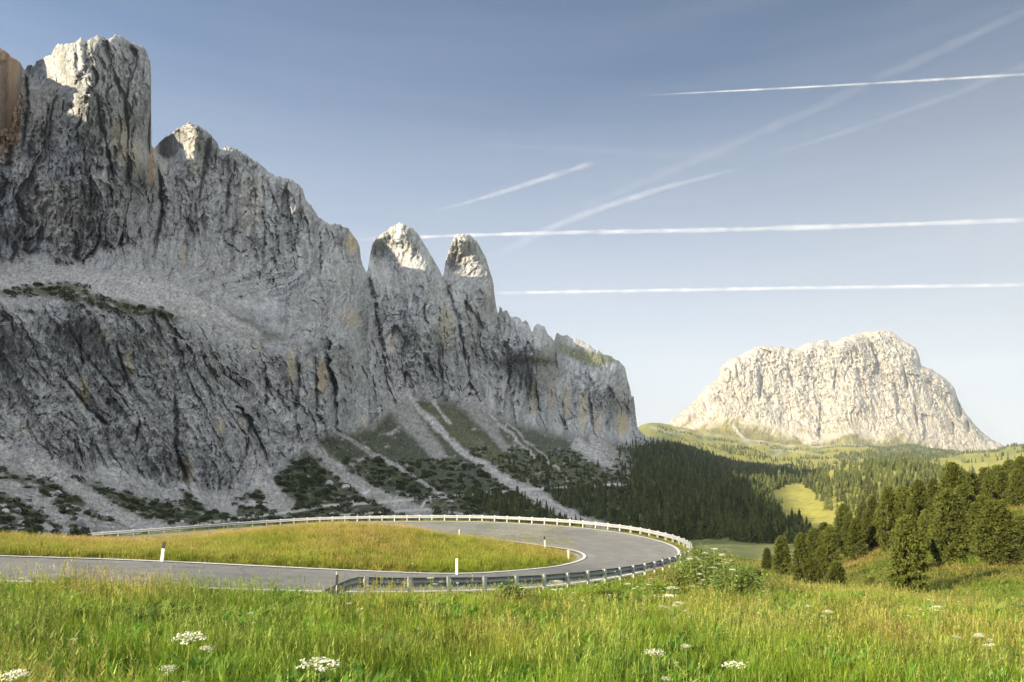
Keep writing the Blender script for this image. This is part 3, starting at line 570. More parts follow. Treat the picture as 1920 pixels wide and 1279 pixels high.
def build_far():
    st = 1.7
    xs = np.arange(1182, 1935, st); lv = np.arange(610, 885, st)
    sk = np.interp(xs, [p[0] for p in SKY_L], [p[1] for p in SKY_L]) + 1.6 * pn(xs / 4.2, .5, .5) + 1.6 * pn(xs / 9, 3.5, .5)
    ft = np.interp(xs, [p[0] for p in FOOT_L], [p[1] for p in FOOT_L])
    J, I = len(lv), len(xs)
    PX = np.broadcast_to(xs, (J, I)).copy(); L = np.broadcast_to(lv[:, None], (J, I)); PY = np.maximum(L, sk[None])
    up = np.clip((ft[None] - PY) / 240, -.4, 1.2)
    D = 4500 + 620 * up + 260 * ((PX - 1560) / 330) ** 2 * 1.0
    t = np.full((J, I), 1e9)
    for k in range(-16, 17):
        s2 = np.roll(sk, -k)
        if k > 0: s2[-k:] = 2000
        if k < 0: s2[:-k] = 2000
        t = np.minimum(t, np.sqrt(np.maximum(0, PY - s2[None]) ** 2 + (k * st) ** 2))
    D = D + (1 - np.sqrt(np.clip(1 - (1 - np.minimum(t / 22, 1)) ** 2, 0, 1))) * 160
    X, Y, Z = (PX - CX) / F * D, D, (HZ - PY) / F * D
    wx = X + 90 * fbm(X / 300, Y / 300, Z / 300, 3)
    jy = PY + 30 * fbm(PX / 26, PY / 26, 3, 5) + 10 * np.abs(fbm(PX / 7, PY / 40, 4, 3))
    rock = 1 - sstep(-16, 6, jy - ft[None])
    a1 = fbm(wx / 230, Y / 900, Z / 620, 3, True); a2 = fbm(wx / 75, Y / 300, Z / 200 + 4, 4, True); a3 = fbm(wx / 24, Y / 80, Z / 45, 4, True)
    off = (-(a1 - .55) * 75 - (a2 - .55) * 38 - (a3 - .55) * 26) * rock * np.interp(t, [0, 10], [.3, 1]) * np.interp(up, [0, .35, .6], [.35, .5, 1])
    v1 = worley(wx / 110, .5 + 0 * wx, Z / 300, 5); v2 = worley(wx / 42, .5 + 0 * wx, Z / 90 + 3, 6); v3 = worley(wx / 17, .5 + 0 * wx, Z / 28, 7)
    off = off + rock * np.interp(t, [0, 10], [.4, 1]) * ((v1[2] - .5) * 32 + v1[3] * 45 + (v2[2] - .5) * 16 + v2[3] * 22 + (v3[2] - .5) * 16 + v3[3] * 20) * np.interp(up, [0, .3, .6], [.35, .6, 1])
    q2 = PX + 5 * fbm(PX / 8, PY / 14, 1.1, 3)
    for pts, w, dep in (([(1428, 700), (1424, 755)], 2.2, 60), ([(1568, 690), (1563, 738)], 2, 50), ([(1692, 680), (1704, 735)], 2.2, 70), ([(1678, 715), (1684, 758)], 2.5, 60), ([(1794, 748), (1803, 786)], 4.5, 130), ([(1812, 788), (1820, 812)], 3, 90),
        ([(1475, 680), (1490, 730)], 2.5, 50), ([(1380, 680), (1384, 712)], 2, 50), ([(1714, 755), (1723, 805)], 1.8, 50), ([(1744, 695), (1750, 770)], 2, 40), ([(1785, 790), (1790, 808)], 2, 60)):
        d, tt = seg_dist(q2, PY, pts); off = off + dep * np.exp(-(d / w) ** 2) * np.minimum(1, np.minimum(tt, 1 - tt) * 4)
    off = off - (1 - rock) * fbm(X / 120, Y / 120, Z / 120, 4) * 60
    D = D + off; X, Y, Z = (PX - CX) / F * D, D, (HZ - PY) / F * D
    g = .50 + .10 * fbm(wx / 60, Y / 200, Z / 180, 4) + .10 * fbm(X / 22, Y / 60, Z / 30, 3)
    g = g + ((v2[2] - .5) * .12 + (v3[2] - .5) * .10) * rock; c = np.stack([g * 1.0, g * .925, g * .81], -1)
    st_ = sstep(.12, .35, fbm(PX / 7, PY / 40, 5.5, 4)) * rock * .35; c = c * (1 - st_[..., None]) + np.array((.33, .28, .20)) * st_[..., None]
    turf = sstep(.0, .25, fbm(PX / 14, PY / 5, .3, 4)) * rock * sstep(.45, .05, up) * .7; c = c * (1 - turf[..., None]) + np.array((.24, .21, .10)) * turf[..., None]
    gr = np.stack([.20 + 0 * g, .185 + 0 * g, .06 + 0 * g], -1) * (1 + .8 * fbm(X / 60, Y / 60, Z / 60, 4))[..., None]
    c = c * rock[..., None] + gr * (1 - rock)[..., None]
    for pts, w in (([(1390, 788), (1440, 795), (1490, 812), (1530, 826), (1600, 806)], 5), ([(1345, 770), (1300, 800), (1270, 815)], 8), ([(1600, 808), (1620, 806), (1650, 818)], 6), ([(1375, 800), (1400, 830), (1410, 835)], 3), ([(1560, 815), (1510, 830)], 4)):
        d, _ = seg_dist(PX + 6 * fbm(PX / 8, PY / 8, 1, 3), PY + 4 * fbm(PX / 8, PY / 8, 6, 3), pts); m = (1 - sstep(w * .5, w * 1.5, d))[..., None] * .8; c = c * (1 - m) + np.array((.52, .48, .42)) * m
    fan = sstep(-26, -4, jy - ft[None]) * sstep(16, 2, jy - ft[None]) * sstep(-.12, .12, fbm((PX + (PY - 800) * .5) / 9, PY / 45, .6, 4)) * .85; c = c * (1 - fan[..., None]) + np.array((.50, .45, .36)) * fan[..., None]
    idx = np.arange(J * I).reshape(J, I); below = L > sk[None]; cell = below[1:, :-1] | below[1:, 1:]
    faces = np.stack([idx[1:, :-1], idx[1:, 1:], idx[:-1, 1:], idx[:-1, :-1]], -1)[cell]
    V = np.stack([X, Y, Z], -1).reshape(-1, 3); C = c.reshape(-1, 3)
    top = np.clip((L <= sk[None]).sum(0) - 1, 0, J - 1); ti = idx[top, np.arange(I)]
    V_, C_, Fs = [V], [C], [faces]; prev = ti; base = len(V)
    for dy, dz in ((40, 5), (120, 50), (300, 200), (700, 700)):
        v = V[ti].copy(); v[:, 1] += dy; v[:, 0] *= v[:, 1] / (v[:, 1] - dy); v[:, 2] = np.maximum(v[:, 2] - dz, -200)
        n = base + np.arange(I); V_.append(v); C_.append(C[ti]); base += I
        Fs.append(np.stack([prev[:-1], prev[1:], n[1:], n[:-1]], -1)); prev = n
    V = np.concatenate(V_); C = np.clip(np.concatenate(C_), .02, .8); Fc = np.concatenate(Fs)
    used = np.zeros(len(V), bool); used[Fc.ravel()] = True; remap = np.cumsum(used) - 1
    link("mountain_massif", mesh_np("far_mountain", V[used], remap[Fc], C[used], smooth=False), M_farrock, kind='structure', label="sunlit pale flat-topped rock mountain beyond the valley")
build_far()

# ------------------------------------------------------------------ road layout (photograph points with distances)
def spline(pts, n):
    """Catmull-Rom through points, resampled evenly"""
    p = np.array(pts, float); out = []
    q = np.vstack([2 * p[0] - p[1], p, 2 * p[-1] - p[-2]])
    for i in range(1, len(q) - 2):
        for t in np.linspace(0, 1, 24, endpoint=False):
            out.append(.5 * ((2 * q[i]) + (-q[i - 1] + q[i + 1]) * t + (2 * q[i - 1] - 5 * q[i] + 4 * q[i + 1] - q[i + 2]) * t * t + (-q[i - 1] + 3 * q[i] - 3 * q[i + 1] + q[i + 2]) * t ** 3))
    out.append(p[-1]); out = np.array(out)
    s = np.concatenate([[0], np.cumsum(np.linalg.norm(np.diff(out, axis=0), axis=1))])
    u = np.linspace(0, s[-1], n)
    return np.stack([np.interp(u, s, out[:, k]) for k in range(out.shape[1])], 1), s[-1]
INNER = [(-900, 1012, 20), (-400, 1030, 23.5), (0, 1042, 26), (306, 1052, 28.5), (640, 1068, 31.5), (856, 1075, 35), (1000, 1066, 41), (1062, 1057, 46.5), (1090, 1045, 52), (1075, 1034, 57), (1020, 1024.5, 62), (940, 1014, 69), (860, 1007, 76), (700, 995, 82), (520, 998, 82), (300, 1010, 78), (0, 1030, 74), (-300, 1045, 70)]
OUTER = [(-900, 1078, 14.5), (-400, 1086, 18.5), (0, 1093, 20.5), (306, 1104, 22.8), (640, 1113, 25.5), (856, 1111, 28.5), (1000, 1104, 31.5), (1110, 1092, 35.5), (1200, 1076, 41), (1258, 1058, 48), (1281, 1042, 55), (1270, 1025, 63), (1225, 1010, 70), (1150, 996, 77), (1030, 984, 83), (860, 977, 89), (640, 979, 93), (500, 986, 93), (300, 1001, 88), (0, 1022, 84), (-300, 1036, 80)]
NR = 420
inn, _ = spline([P(*p) for p in INNER], NR); outr, Lout = spline([P(*p) for p in OUTER], NR)
# pair the two edges by arc position of the outer one
def pair(a, b):
    """for every point of b, a monotone partner on a by normalised parameter of the control points"""
    return a
tA = np.array([P(*p) for p in INNER]); tB = np.array([P(*p) for p in OUTER])
def param_of(curve, ctrl):
    k = [np.argmin(((curve - c) ** 2).sum(1)) for c in ctrl]; return np.array(k, float)
kb = param_of(outr, tB); 
# partner control stations: outer index -> nearest inner index, forced monotone
near = np.array([np.argmin(((inn[:, :2] - o[:2]) ** 2).sum(1)) for o in outr]).astype(float)
near = np.maximum.accumulate(near)
ker = np.ones(31) / 31; nearp = np.concatenate([np.full(15, near[0]), near, np.full(15, near[-1])]); near = np.convolve(nearp, ker, 'valid')
INN = np.stack([np.interp(near, np.arange(NR), inn[:, k]) for k in range(3)], 1)
NS = 40
ROAD = np.stack([INN * (1 - t) + outr * t for t in np.linspace(0, 1, NS)], 1)      # NR x NS x 3
RS = ROAD[:, ::4].reshape(-1, 3)

# ------------------------------------------------------------------ ground sheet
GT = {
 -1500: [(20, 1060), (26, 1020), (45, 960), (80, 940), (160, 980), (400, 990), (4300, 880)],
 -400: [(18, 1088), (23.5, 1035), (35, 1005), (45, 990), (60, 1000), (90, 1030), (170, 1040), (400, 1010), (4300, 880)],
 0: [(20, 1095), (26, 1045), (35, 1026), (45, 1010), (58, 1018), (74, 1033), (84, 1026), (100, 1040), (140, 1045), (200, 1040), (400, 1000), (4300, 880)],
 150: [(21, 1100), (27, 1049), (38, 1030), (50, 1018), (62, 1019), (76, 1024), (86, 1014), (100, 1035), (140, 1045), (200, 1040), (400, 1000), (4300, 880)],
 300: [(22.5, 1105), (28.5, 1054), (40, 1034), (52, 1024), (64, 1021), (78, 1013), (88, 1004), (92, 1004), (110, 1040), (140, 1045), (200, 1040), (400, 1000), (4300, 880)],
 450: [(24, 1109), (30, 1060), (42, 1030), (54, 1009), (66, 1003), (80, 1003), (91, 991), (95, 992), (115, 1035), (200, 1040), (400, 1000), (4300, 880)],
 620: [(25.5, 1114), (31.3, 1069), (42, 1026), (54, 996), (64, 986), (74, 987), (82, 998), (93, 982), (97, 984), (120, 1030), (200, 1035), (400, 1000), (4300, 880)],
 740: [(26.5, 1114), (33, 1073), (45, 1036), (58, 1003), (68, 989), (80, 998), (92, 980), (96, 982), (120, 1025), (200, 1035), (400, 1000), (4300, 880)],
 860: [(28, 1113), (35, 1076), (48, 1042), (62, 1015), (76, 1008), (89, 979), (94, 981), (120, 1020), (200, 1035), (400, 1000), (4300, 880)],
 1000: [(31.5, 1107), (41, 1067), (52, 1045), (62, 1027), (80, 990), (85, 986), (90, 990), (130, 1022), (200, 1035), (400, 1000), (4300, 880)],
 1100: [(35, 1096), (46, 1063), (52, 1047), (65, 1020), (79, 992), (85, 994), (120, 1018), (200, 1032), (400, 985), (4300, 870)],
 1200: [(34, 1108), (40, 1082), (52, 1052), (66, 1022), (73, 1008), (78, 1012), (110, 1030), (170, 1032), (300, 1006), (550, 932), (700, 900), (900, 868), (1200, 838), (1400, 828), (1800, 838), (2500, 830), (4300, 792), (5200, 800)],
 1250: [(34, 1112), (42, 1098), (47, 1064), (55, 1048), (66, 1026), (72, 1022), (95, 1038), (150, 1036), (260, 1012), (400, 965), (650, 915), (900, 880), (1250, 838), (1450, 832), (1800, 846), (2500, 832), (4300, 790), (5200, 800)],
 1300: [(33, 1118), (42, 1100), (50, 1076), (56, 1050), (62, 1046), (75, 1058), (110, 1048), (150, 1036), (250, 1010), (350, 985), (550, 942), (800, 905), (1100, 872), (1500, 845), (1700, 848), (2200, 850), (3000, 838), (4300, 806), (5200, 812)],
 1350: [(31, 1122), (42, 1106), (52, 1090), (60, 1078), (75, 1070), (110, 1058), (160, 1036), (260, 1008), (400, 970), (600, 935), (900, 895), (1200, 872), (1500, 862), (1800, 868), (2500, 846), (3300, 828), (4300, 812), (5200, 822)],
 1400: [(30, 1124), (45, 1108), (60, 1098), (80, 1086), (110, 1068), (160, 1046), (200, 1034), (260, 1010), (400, 970), (600, 935), (900, 900), (1300, 878), (1600, 880), (2000, 872), (2500, 856), (3300, 836), (4300, 822), (5200, 830)],
 1500: [(28, 1128), (45, 1116), (70, 1110), (95, 1092), (150, 1056), (220, 1022), (350, 1000), (500, 978), (700, 930), (1000, 900), (1300, 888), (1700, 892), (2500, 860), (3300, 845), (4300, 836), (5200, 842)],
 1600: [(28, 1133), (45, 1124), (62, 1118), (80, 1085), (105, 1055), (130, 1040), (170, 1040), (250, 1030), (400, 990), (600, 930), (850, 885), (1000, 872), (1300, 885), (2500, 855), (3300, 840), (4300, 834), (5200, 840)],
 1700: [(27, 1142), (40, 1143), (56, 1124), (75, 1070), (100, 1015), (130, 985), (150, 976), (180, 985), (300, 980), (500, 920), (700, 880), (850, 868), (1200, 885), (2500, 845), (2900, 832), (3300, 836), (4300, 842), (5200, 846)],
 1800: [(26, 1154), (38, 1158), (56, 1118), (80, 1048), (105, 985), (135, 955), (165, 950), (250, 965), (500, 925), (800, 892), (1200, 884), (2500, 850), (4300, 850), (5200, 852)],
 1920: [(25, 1170), (36, 1176), (54, 1125), (78, 1035), (105, 968), (130, 940), (160, 934), (250, 945), (500, 910), (1200, 880), (2000, 850), (2500, 838), (3300, 838), (4300, 848), (5200, 852)],
 2400: [(25, 1185), (36, 1150), (55, 1080), (80, 980), (130, 880), (250, 850), (500, 840), (1200, 830), (4300, 840), (5200, 850)],
 4200: [(25, 1185), (60, 1000), (130, 840), (250, 780), (500, 760), (1200, 800), (4300, 840), (5200, 850)]}
LGD = np.concatenate([np.linspace(0, math.log(20), 30), np.linspace(math.log(20), math.log(13000), 420)[1:]])
GX = sorted(GT)
def near_z(px, d):
    """height of the near meadow under the camera"""
    sl = np.interp(px, [-400, 0, 300, 640, 1250, 1500, 1920, 2400], [.100, .103, .125, .142, .150, .155, .19, .19])
    return -1.62 - sl * d
_tab = []
for gx in GX:
    pts = GT[gx]; d = [p[0] for p in pts]; z = [(HZ - p[1]) / F * p[0] for p in pts]
    d0 = [1, 4, 9, 14]; z0 = [float(near_z(gx, q)) for q in d0]
    d0 = [q for q in d0 if q < d[0] - 4]; z0 = z0[:len(d0)]
    dd = np.log(d0 + d + [13000]); zz = z0 + z + [-40]
    v = np.interp(LGD, dd, zz)
    vp = np.concatenate([np.full(3, v[0]), v, np.full(3, v[-1])]); kk = np.array([.05, .12, .2, .26, .2, .12, .05]); _tab.append(np.convolve(vp, kk / kk.sum(), 'valid'))
_tab = np.array(_tab)
_fx = np.arange(-1500, 4201, 20.0)
_full = np.stack([np.interp(_fx, GX, _tab[:, k]) for k in range(len(LGD))], 1)
for _ in range(2):
    p_ = np.vstack([_full[:1], _full, _full[-1:]]); _full = .25 * p_[:-2] + .5 * p_[1:-1] + .25 * p_[2:]

def ground_raw(x, y):
    W = np.sqrt(np.maximum(y, 0) ** 2 + 30.0); px = CX + F * x / W; d = np.maximum(y, 1.0)
    u = np.clip((px + 1500) / 20.0, 0, len(_fx) - 1.001); i = u.astype(int); fu = u - i
    v = np.clip(np.interp(np.log(d), LGD, np.arange(len(LGD))), 0, len(LGD) - 1.001); j = v.astype(int); fv = v - j
    z = (_full[i, j] * (1 - fu) + _full[i + 1, j] * fu) * (1 - fv) + (_full[i, j + 1] * (1 - fu) + _full[i + 1, j + 1] * fu) * fv
    z = z + np.where(y < 1, -np.minimum(y - 1, 0) * .06, 0)
    z = z + .16 * fbm(x / 3.2, y / 3.2, .5, 3) * np.interp(y, [0, 20, 100], [.7, 1, 1.6]) + np.interp(y, [60, 150, 600, 1500, 2500, 4000], [0, .8, 5, 18, 46, 40]) * fbm(x / (6 + y * .06), y / (6 + y * .06), .7, 4)
    return z

def road_near(x, y):
    """distance to the road surface (0 on it) and its height there"""
    x = np.ravel(x); y = np.ravel(y); dist = np.full(len(x), 99.0); h = np.zeros(len(x))
    sel = np.where((y > 8) & (y < 102) & (x > -75) & (x < 26))[0]
    for i in range(0, len(sel), 1500):
        s = sel[i:i + 1500]; d2 = (x[s, None] - RS[None, :, 0]) ** 2 + (y[s, None] - RS[None, :, 1]) ** 2
        w = 1 / (d2 + .05) ** 3; dist[s] = np.sqrt(d2.min(1)); h[s] = (w * RS[None, :, 2]).sum(1) / w.sum(1)
    return dist, h

def ground(x, y):
    x = np.asarray(x, float); y = np.asarray(y, float)
    z = ground_raw(x, y); d, h = road_near(x, y); d = d.reshape(z.shape); h = h.reshape(z.shape)
    w = 1 - sstep(.9, 3.6, d)
    return z * (1 - w) + (h - .10 + .05 * np.clip((d - .9), 0, 1)) * w

def build_ground():
    ys = np.concatenate([np.arange(-40, 0, 4.0), np.arange(0, 14, .8), np.arange(14, 100, .34), np.exp(np.linspace(math.log(100), math.log(9000), 320))])
    xj = np.concatenate([np.linspace(-3.2, -.82, 26)[:-1], np.arange(-.82, .82, .0056), np.linspace(.82, 2.4, 18)])
    Y, XJ = np.meshgrid(ys, xj, indexing='ij')
    W = np.sqrt(np.maximum(Y, 0) ** 2 + 30.0); X = XJ * W
    Z = ground(X, Y)
    px = CX + F * X / np.maximum(Y, 6); py = HZ - F * Z / np.maximum(Y, 1)
    jit = 18 * fbm(px / 30, py / 22, 1.3, 4); qx, qy = px + jit, py + .6 * jit
    n1 = fbm(X / 6, Y / 6, Z / 6, 4); n2 = fbm(px / 40, py / 14, .8, 4)
    base = np.array((.060, .082, .020)); C = np.broadcast_to(base, X.shape + (3,)).copy()
    C *= (1 + .8 * n1)[..., None]
    def bl(m, col):
        nonlocal C
        C = C * (1 - m[..., None]) + np.array(col) * m[..., None]
    rd_, _h = road_near(X, Y); rd_ = rd_.reshape(X.shape) + .35 * fbm(X / .9, Y / .9, .2, 3); bl((1 - sstep(.35, .8, rd_)) * .85, (.30, .28, .22))
    # verge and slopes around the trees: grass turning straw coloured
    bl(sstep(55, 75, Y) * sstep(-.15, .3, n1) * (px > 1350) * (Y < 260), (.20, .185, .065))
    bl(sstep(58, 75, Y) * .5 * (px > 1700) * (Y < 200), (.105, .135, .030))
    sc1, _ = seg_dist(qx, qy, [(1795, 1092), (1815, 1112), (1850, 1110), (1885, 1088)]); bl((1 - sstep(2, 8, sc1)) * sstep(-.3, .1, n2) * (Y < 200) * (Y > 40), (.36, .27, .17))
    sc1, _ = seg_dist(qx, qy, [(1755, 1055), (1800, 1062), (1870, 1052)]); bl((1 - sstep(2, 6, sc1)) * .7 * (Y < 200) * (Y > 40), (.30, .23, .13))
    # meadow beyond the bend, with a track
    bl(sstep(75, 95, Y) * (Y < 260) * (px > 1280) * (px < 1470) * .8, (.11, .125, .045))
    sc1, _ = seg_dist(px, py, [(1380, 1074), (1405, 1060), (1428, 1048)]); bl((1 - sstep(1.0, 2.4, sc1)) * (Y > 70) * (Y < 260), (.30, .27, .18))
    # forest floor
    ff = sstep(240, 300, Y) * (1 - sstep(2300, 2800, Y)); bl(ff * .8 * (px < 1500), (.060, .072, .030))
    lit = sstep(300, 420, Y) * sstep(1400, 1460, qx); bl(lit * (1 - sstep(2200, 2600, Y)), (.25, .235, .050)); bl(lit * sstep(0, .25, fbm(px / 14, py / 7, 2.8, 4)) * .5, (.14, .155, .04))
    # far meadows
    far = sstep(1400, 2000, Y); bl(far, (.235, .215, .040)); bl(far * sstep(-.05, .2, n2) * .8, (.095, .120, .034))
    C *= (1 + .5 * n2 * far)[..., None]
    crest = np.interp(px, [1200, 1250, 1300, 1400, 1500, 1600, 1700, 1800, 1885], [792, 790, 806, 822, 836, 834, 842, 850, 845]); bl(np.exp(-np.abs(py - crest) / 7) * (Y > 3300) * sstep(-.05, .15, fbm(px / 12, py / 5, 3.1, 4)) * (px > 1260) * .8, (.46, .42, .33))
    dk = poly_mask(qx, qy, [(1660, 842), (1725, 822), (1770, 835), (1790, 850), (1700, 862), (1620, 868)], 5) * far; bl(dk * .7, (.075, .09, .035))
    for pts, w in (([(1440, 862), (1470, 846), (1450, 842)], 2.5), ([(1700, 858), (1735, 850), (1760, 846)], 2.5), ([(1370, 808), (1410, 834)], 3), ([(1220, 800), (1250, 812), (1290, 806)], 2.5), ([(1475, 845), (1530, 852)], 1.6)):
        d, _ = seg_dist(px + 4 * n2, py, pts); bl((1 - sstep(w * .3, w * 1.8, d)) * far * .4, (.40, .37, .28))
    C = np.clip(C, .012, .6)
    J, I = X.shape; idx = np.arange(J * I).reshape(J, I)
    faces = np.stack([idx[:-1, :-1], idx[:-1, 1:], idx[1:, 1:], idx[1:, :-1]], -1).reshape(-1, 4)
    link("ground", mesh_np("ground", np.stack([X, Y, Z], -1).reshape(-1, 3), faces, C.reshape(-1, 3)), M_ground, kind='structure')
build_ground()

# ------------------------------------------------------------------ road, painted lines
def strip(name, A, B, mat, lift, n=2, **pr):
    rows = np.stack([A * (1 - t) + B * t for t in np.linspace(0, 1, n)], 1).copy(); rows[..., 2] += lift
    J = len(A); idx = np.arange(J * n).reshape(J, n)
    f = np.stack([idx[:-1, :-1], idx[:-1, 1:], idx[1:, 1:], idx[1:, :-1]], -1).reshape(-1, 4)
    t = np.broadcast_to(np.linspace(0, 1, n)[None], (J, n)).reshape(-1); wear = 1 - .10 * (np.exp(-((t - .22) / .07) ** 2) + np.exp(-((t - .40) / .07) ** 2) + np.exp(-((t - .60) / .07) ** 2) + np.exp(-((t - .80) / .07) ** 2))
    return link(name, mesh_np(name, rows.reshape(-1, 3), f, np.stack([wear] * 3, 1)), mat, **pr)
strip("road", INN, outr, M_asphalt, 0.0, NS, kind='structure')
wid = np.linalg.norm((outr - INN), axis=1)[:, None]; across = (outr - INN) / wid
inn2, _ = spline([P(*p) for p in INNER], 500)
tan_i = np.gradient(inn2, axis=0); tan_i /= np.linalg.norm(tan_i[:, :2], axis=1)[:, None]
nrm_i = np.stack([tan_i[:, 1], -tan_i[:, 0], 0 * tan_i[:, 0]], 1)     # to the right of travel = outward
def inner_line(a, b, name, mat, lift, **pr):
    A = inn2 + nrm_i * a; B = inn2 + nrm_i * b
    for Q in (A, B):
        k = np.array([np.argmin(((RS[:, :2] - q[:2]) ** 2).sum(1)) for q in Q]); Q[:, 2] = np.convolve(np.pad(RS[k, 2], 4, 'edge'), np.ones(9) / 9, 'valid')
    return strip(name, A, B, mat, lift, 2, **pr)
inner_line(.12, .36, "road_marking", M_line, .035, kind='structure')
strip("road_marking", outr - across * .50, outr - across * .26, M_line, .012, 2, kind='structure')

# ------------------------------------------------------------------ guardrail
def offset_curve(curve, off):
    t = np.gradient(curve, axis=0); t /= np.linalg.norm(t[:, :2], axis=1)[:, None]
    return curve + np.stack([t[:, 1], -t[:, 0], 0 * t[:, 0]], 1) * off
oc2, Lo = spline([P(*p) for p in OUTER], 1400)
rail_c = offset_curve(oc2, .55)
s_ = np.concatenate([[0], np.cumsum(np.linalg.norm(np.diff(rail_c, axis=0), axis=1))])
pxr = CX + F * rail_c[:, 0] / rail_c[:, 1]
i0 = np.where((pxr > 668) & (rail_c[:, 1] < 40))[0][0]
i1 = np.where((pxr < 168) & (rail_c[:, 1] > 60))[0][0]
def at_s(s):
    return np.array([np.interp(s, s_, rail_c[:, k]) for k in range(3)])
def build_guardrail():
    root = link("guardrail", None, category="guardrail", label="galvanised steel crash barrier sweeping round the outside of the hairpin bend")
    o = rail_c[i0]; root.location = tuple(o)
    sA, sB = s_[i0], s_[i1]
    prof = [(0.00, .31), (.055, .36), (.075, .41), (.055, .455), (.0, .49), (.0, .53), (.055, .565), (.075, .61), (.055, .66), (0, .71)]    # towards the road, height
    prof2 = [(a - .012, h) for a, h in reversed(prof)]; ring = prof + prof2
    def sweep(name, samples, mat):
        mb_v, mb_f = [], []
        for s, dz, dout in samples:
            p = at_s(s); q = at_s(s + .05); t = q - p; t /= np.linalg.norm(t[:2]); n_in = np.array([-t[1], t[0]])
            for a, h in ring:
                a2 = a * 1.0 - dout; mb_v.append((p[0] + n_in[0] * a2 - o[0], p[1] + n_in[1] * a2 - o[1], p[2] + h + dz - o[2]))
        m = len(ring)
        for i in range(len(samples) - 1):
            for k in range(m): mb_f.append((i * m + k, i * m + (k + 1) % m, (i + 1) * m + (k + 1) % m, (i + 1) * m + k))
        me = bpy.data.meshes.new(name); me.from_pydata(mb_v, [], mb_f); me.update()
        return link(name, me, mat, root)
    sweep("rail_beam", [(s, 0.012 * math.sin(s * 1.7) * .5, 0) for s in np.arange(sA, sB, .55)], M_steel)
    # terminal: the beam bends down into the ground and away from the road
    sweep("end_ramp", [(sA + .003 - u * 1.75, -.62 * u ** 1.2, .50 * u ** 1.5) for u in np.linspace(0, 1, 7)], M_steel)
    ns = int((sB - sA) / 1.78); ns = min(ns, 98); sp = (sB - sA) / ns
    for k in range(ns):
        s = sA + .3 + k * sp; p = at_s(s); q = at_s(s + .05); t = q - p; ang = math.atan2(t[1], t[0])
        mb = MB(); R = Matrix.Rotation(ang, 3, 'Z')
        off = R @ Vector((0, -.10, 0)); lean = R @ Matrix.Rotation(RNG.normal(0, .018), 3, 'X') @ Matrix.Rotation(RNG.normal(0, .018), 3, 'Y')
        c = Vector((p[0] - o[0], p[1] - o[1], p[2] - o[2]))
        # sigma post: web and two flanges, with a spacer block
        mb.box(c + off + Vector((0, 0, .13)), (.012, .10, 1.20), lean); mb.box(c + off + R @ Vector((0, -.055, .13)), (.17, .010, 1.26), lean); mb.box(c + off + R @ Vector((0, .055, .13)), (.12, .010, 1.26), lean)
        mb.box(c + R @ Vector((0, -.022, .51)), (.16, .05, .30), R)
        link("rail_post", mb.mesh("rail_post"), M_postw, root)
build_guardrail()

# ------------------------------------------------------------------ delineator posts
def road_z(x, y):
    k = np.argmin((RS[:, 0] - x) ** 2 + (RS[:, 1] - y) ** 2); return RS[k, 2]
def delineator(px, d, h, label, lean=0.0, snow=False, band=False):
    x, y = (px - CX) / F * d, d; z = float(ground(np.array([x]), np.array([y]))[0])
    root = link("delineator_post", None, category="delineator post", label=label, group="marker posts along the road"); root.location = (x, y, z - .02)
    root.rotation_euler = (RNG.normal(0, .02), lean, 0)
    mb = MB(); w = .125
    if not snow:
        # hollow triangular-section post with a slanted top
        def sect(z0, s): return [Vector((-w / 2 * s, 0, z0)), Vector((w / 2 * s, 0, z0)), Vector((w / 2 * s * .7, .07 * s, z0)), Vector((0, .11 * s, z0)), Vector((-w / 2 * s * .7, .07 * s, z0))]
        def solid(z0, z1, s0, s1, slant=0):
            a = sect(z0, s0); b = sect(z1, s1)
            for v in b: v.z -= slant * (v.y / .11)
            mb.add(a + b, [(4, 3, 2, 1, 0), (5, 6, 7, 8, 9)] + [(i, (i + 1) % 5, 5 + (i + 1) % 5, 5 + i) for i in range(5)])
        solid(-.3, h * .70, 1.05, 1.0); link("post_body", mb.mesh("post_body"), M_white, root)
        mb = MB(); solid(h * .70, h * .90, 1.01, 1.01); link("post_band", mb.mesh("post_band"), M_black if band else M_white, root)
        mb2 = MB(); mb2.box((0, -.004, h * .80), (.04, .008, .12)); link("reflector", mb2.mesh("reflector"), M_black if band else M_steel, root)
        mb = MB(); solid(h * .90, h, 1.0, .96, .05); link("post_cap", mb.mesh("post_cap"), M_black if band else M_white, root)
    else:
        mb.tube([(0, 0, -.3), (0, 0, h * .5)], [.024, .024], 10); link("stake", mb.mesh("stake"), M_postw, root)
        mb = MB(); mb.box((0, 0, h * .66), (.085, .03, h * .44)); link("black_panel", mb.mesh("black_panel"), M_black, root)
        mb = MB(); mb.box((-.035, 0, h * .935), (.03, .034, h * .12), None, .6); link("panel_tip", mb.mesh("panel_tip"), M_postw, root)
    return root
delineator(302, 28.2, .98, "leaning white marker post with black top, leftmost on the grass verge", .14, band=True)
delineator(856, 34.4, .95, "tall white marker post on the near edge of the grass island behind the barrier", .01)
delineator(1066, 50.5, .78, "short white marker post at the rounded tip of the grass island", -.03)
delineator(1022, 61.0, 1.12, "white marker post on the far island edge just left of the tip", -.06, band=True)
delineator(861, 75.5, 1.00, "small distant white marker post on the far side of the island", .0)
delineator(630, 24.6, 1.02, "thin stake with dark panel beside the sloping end of the barrier", .05, True)

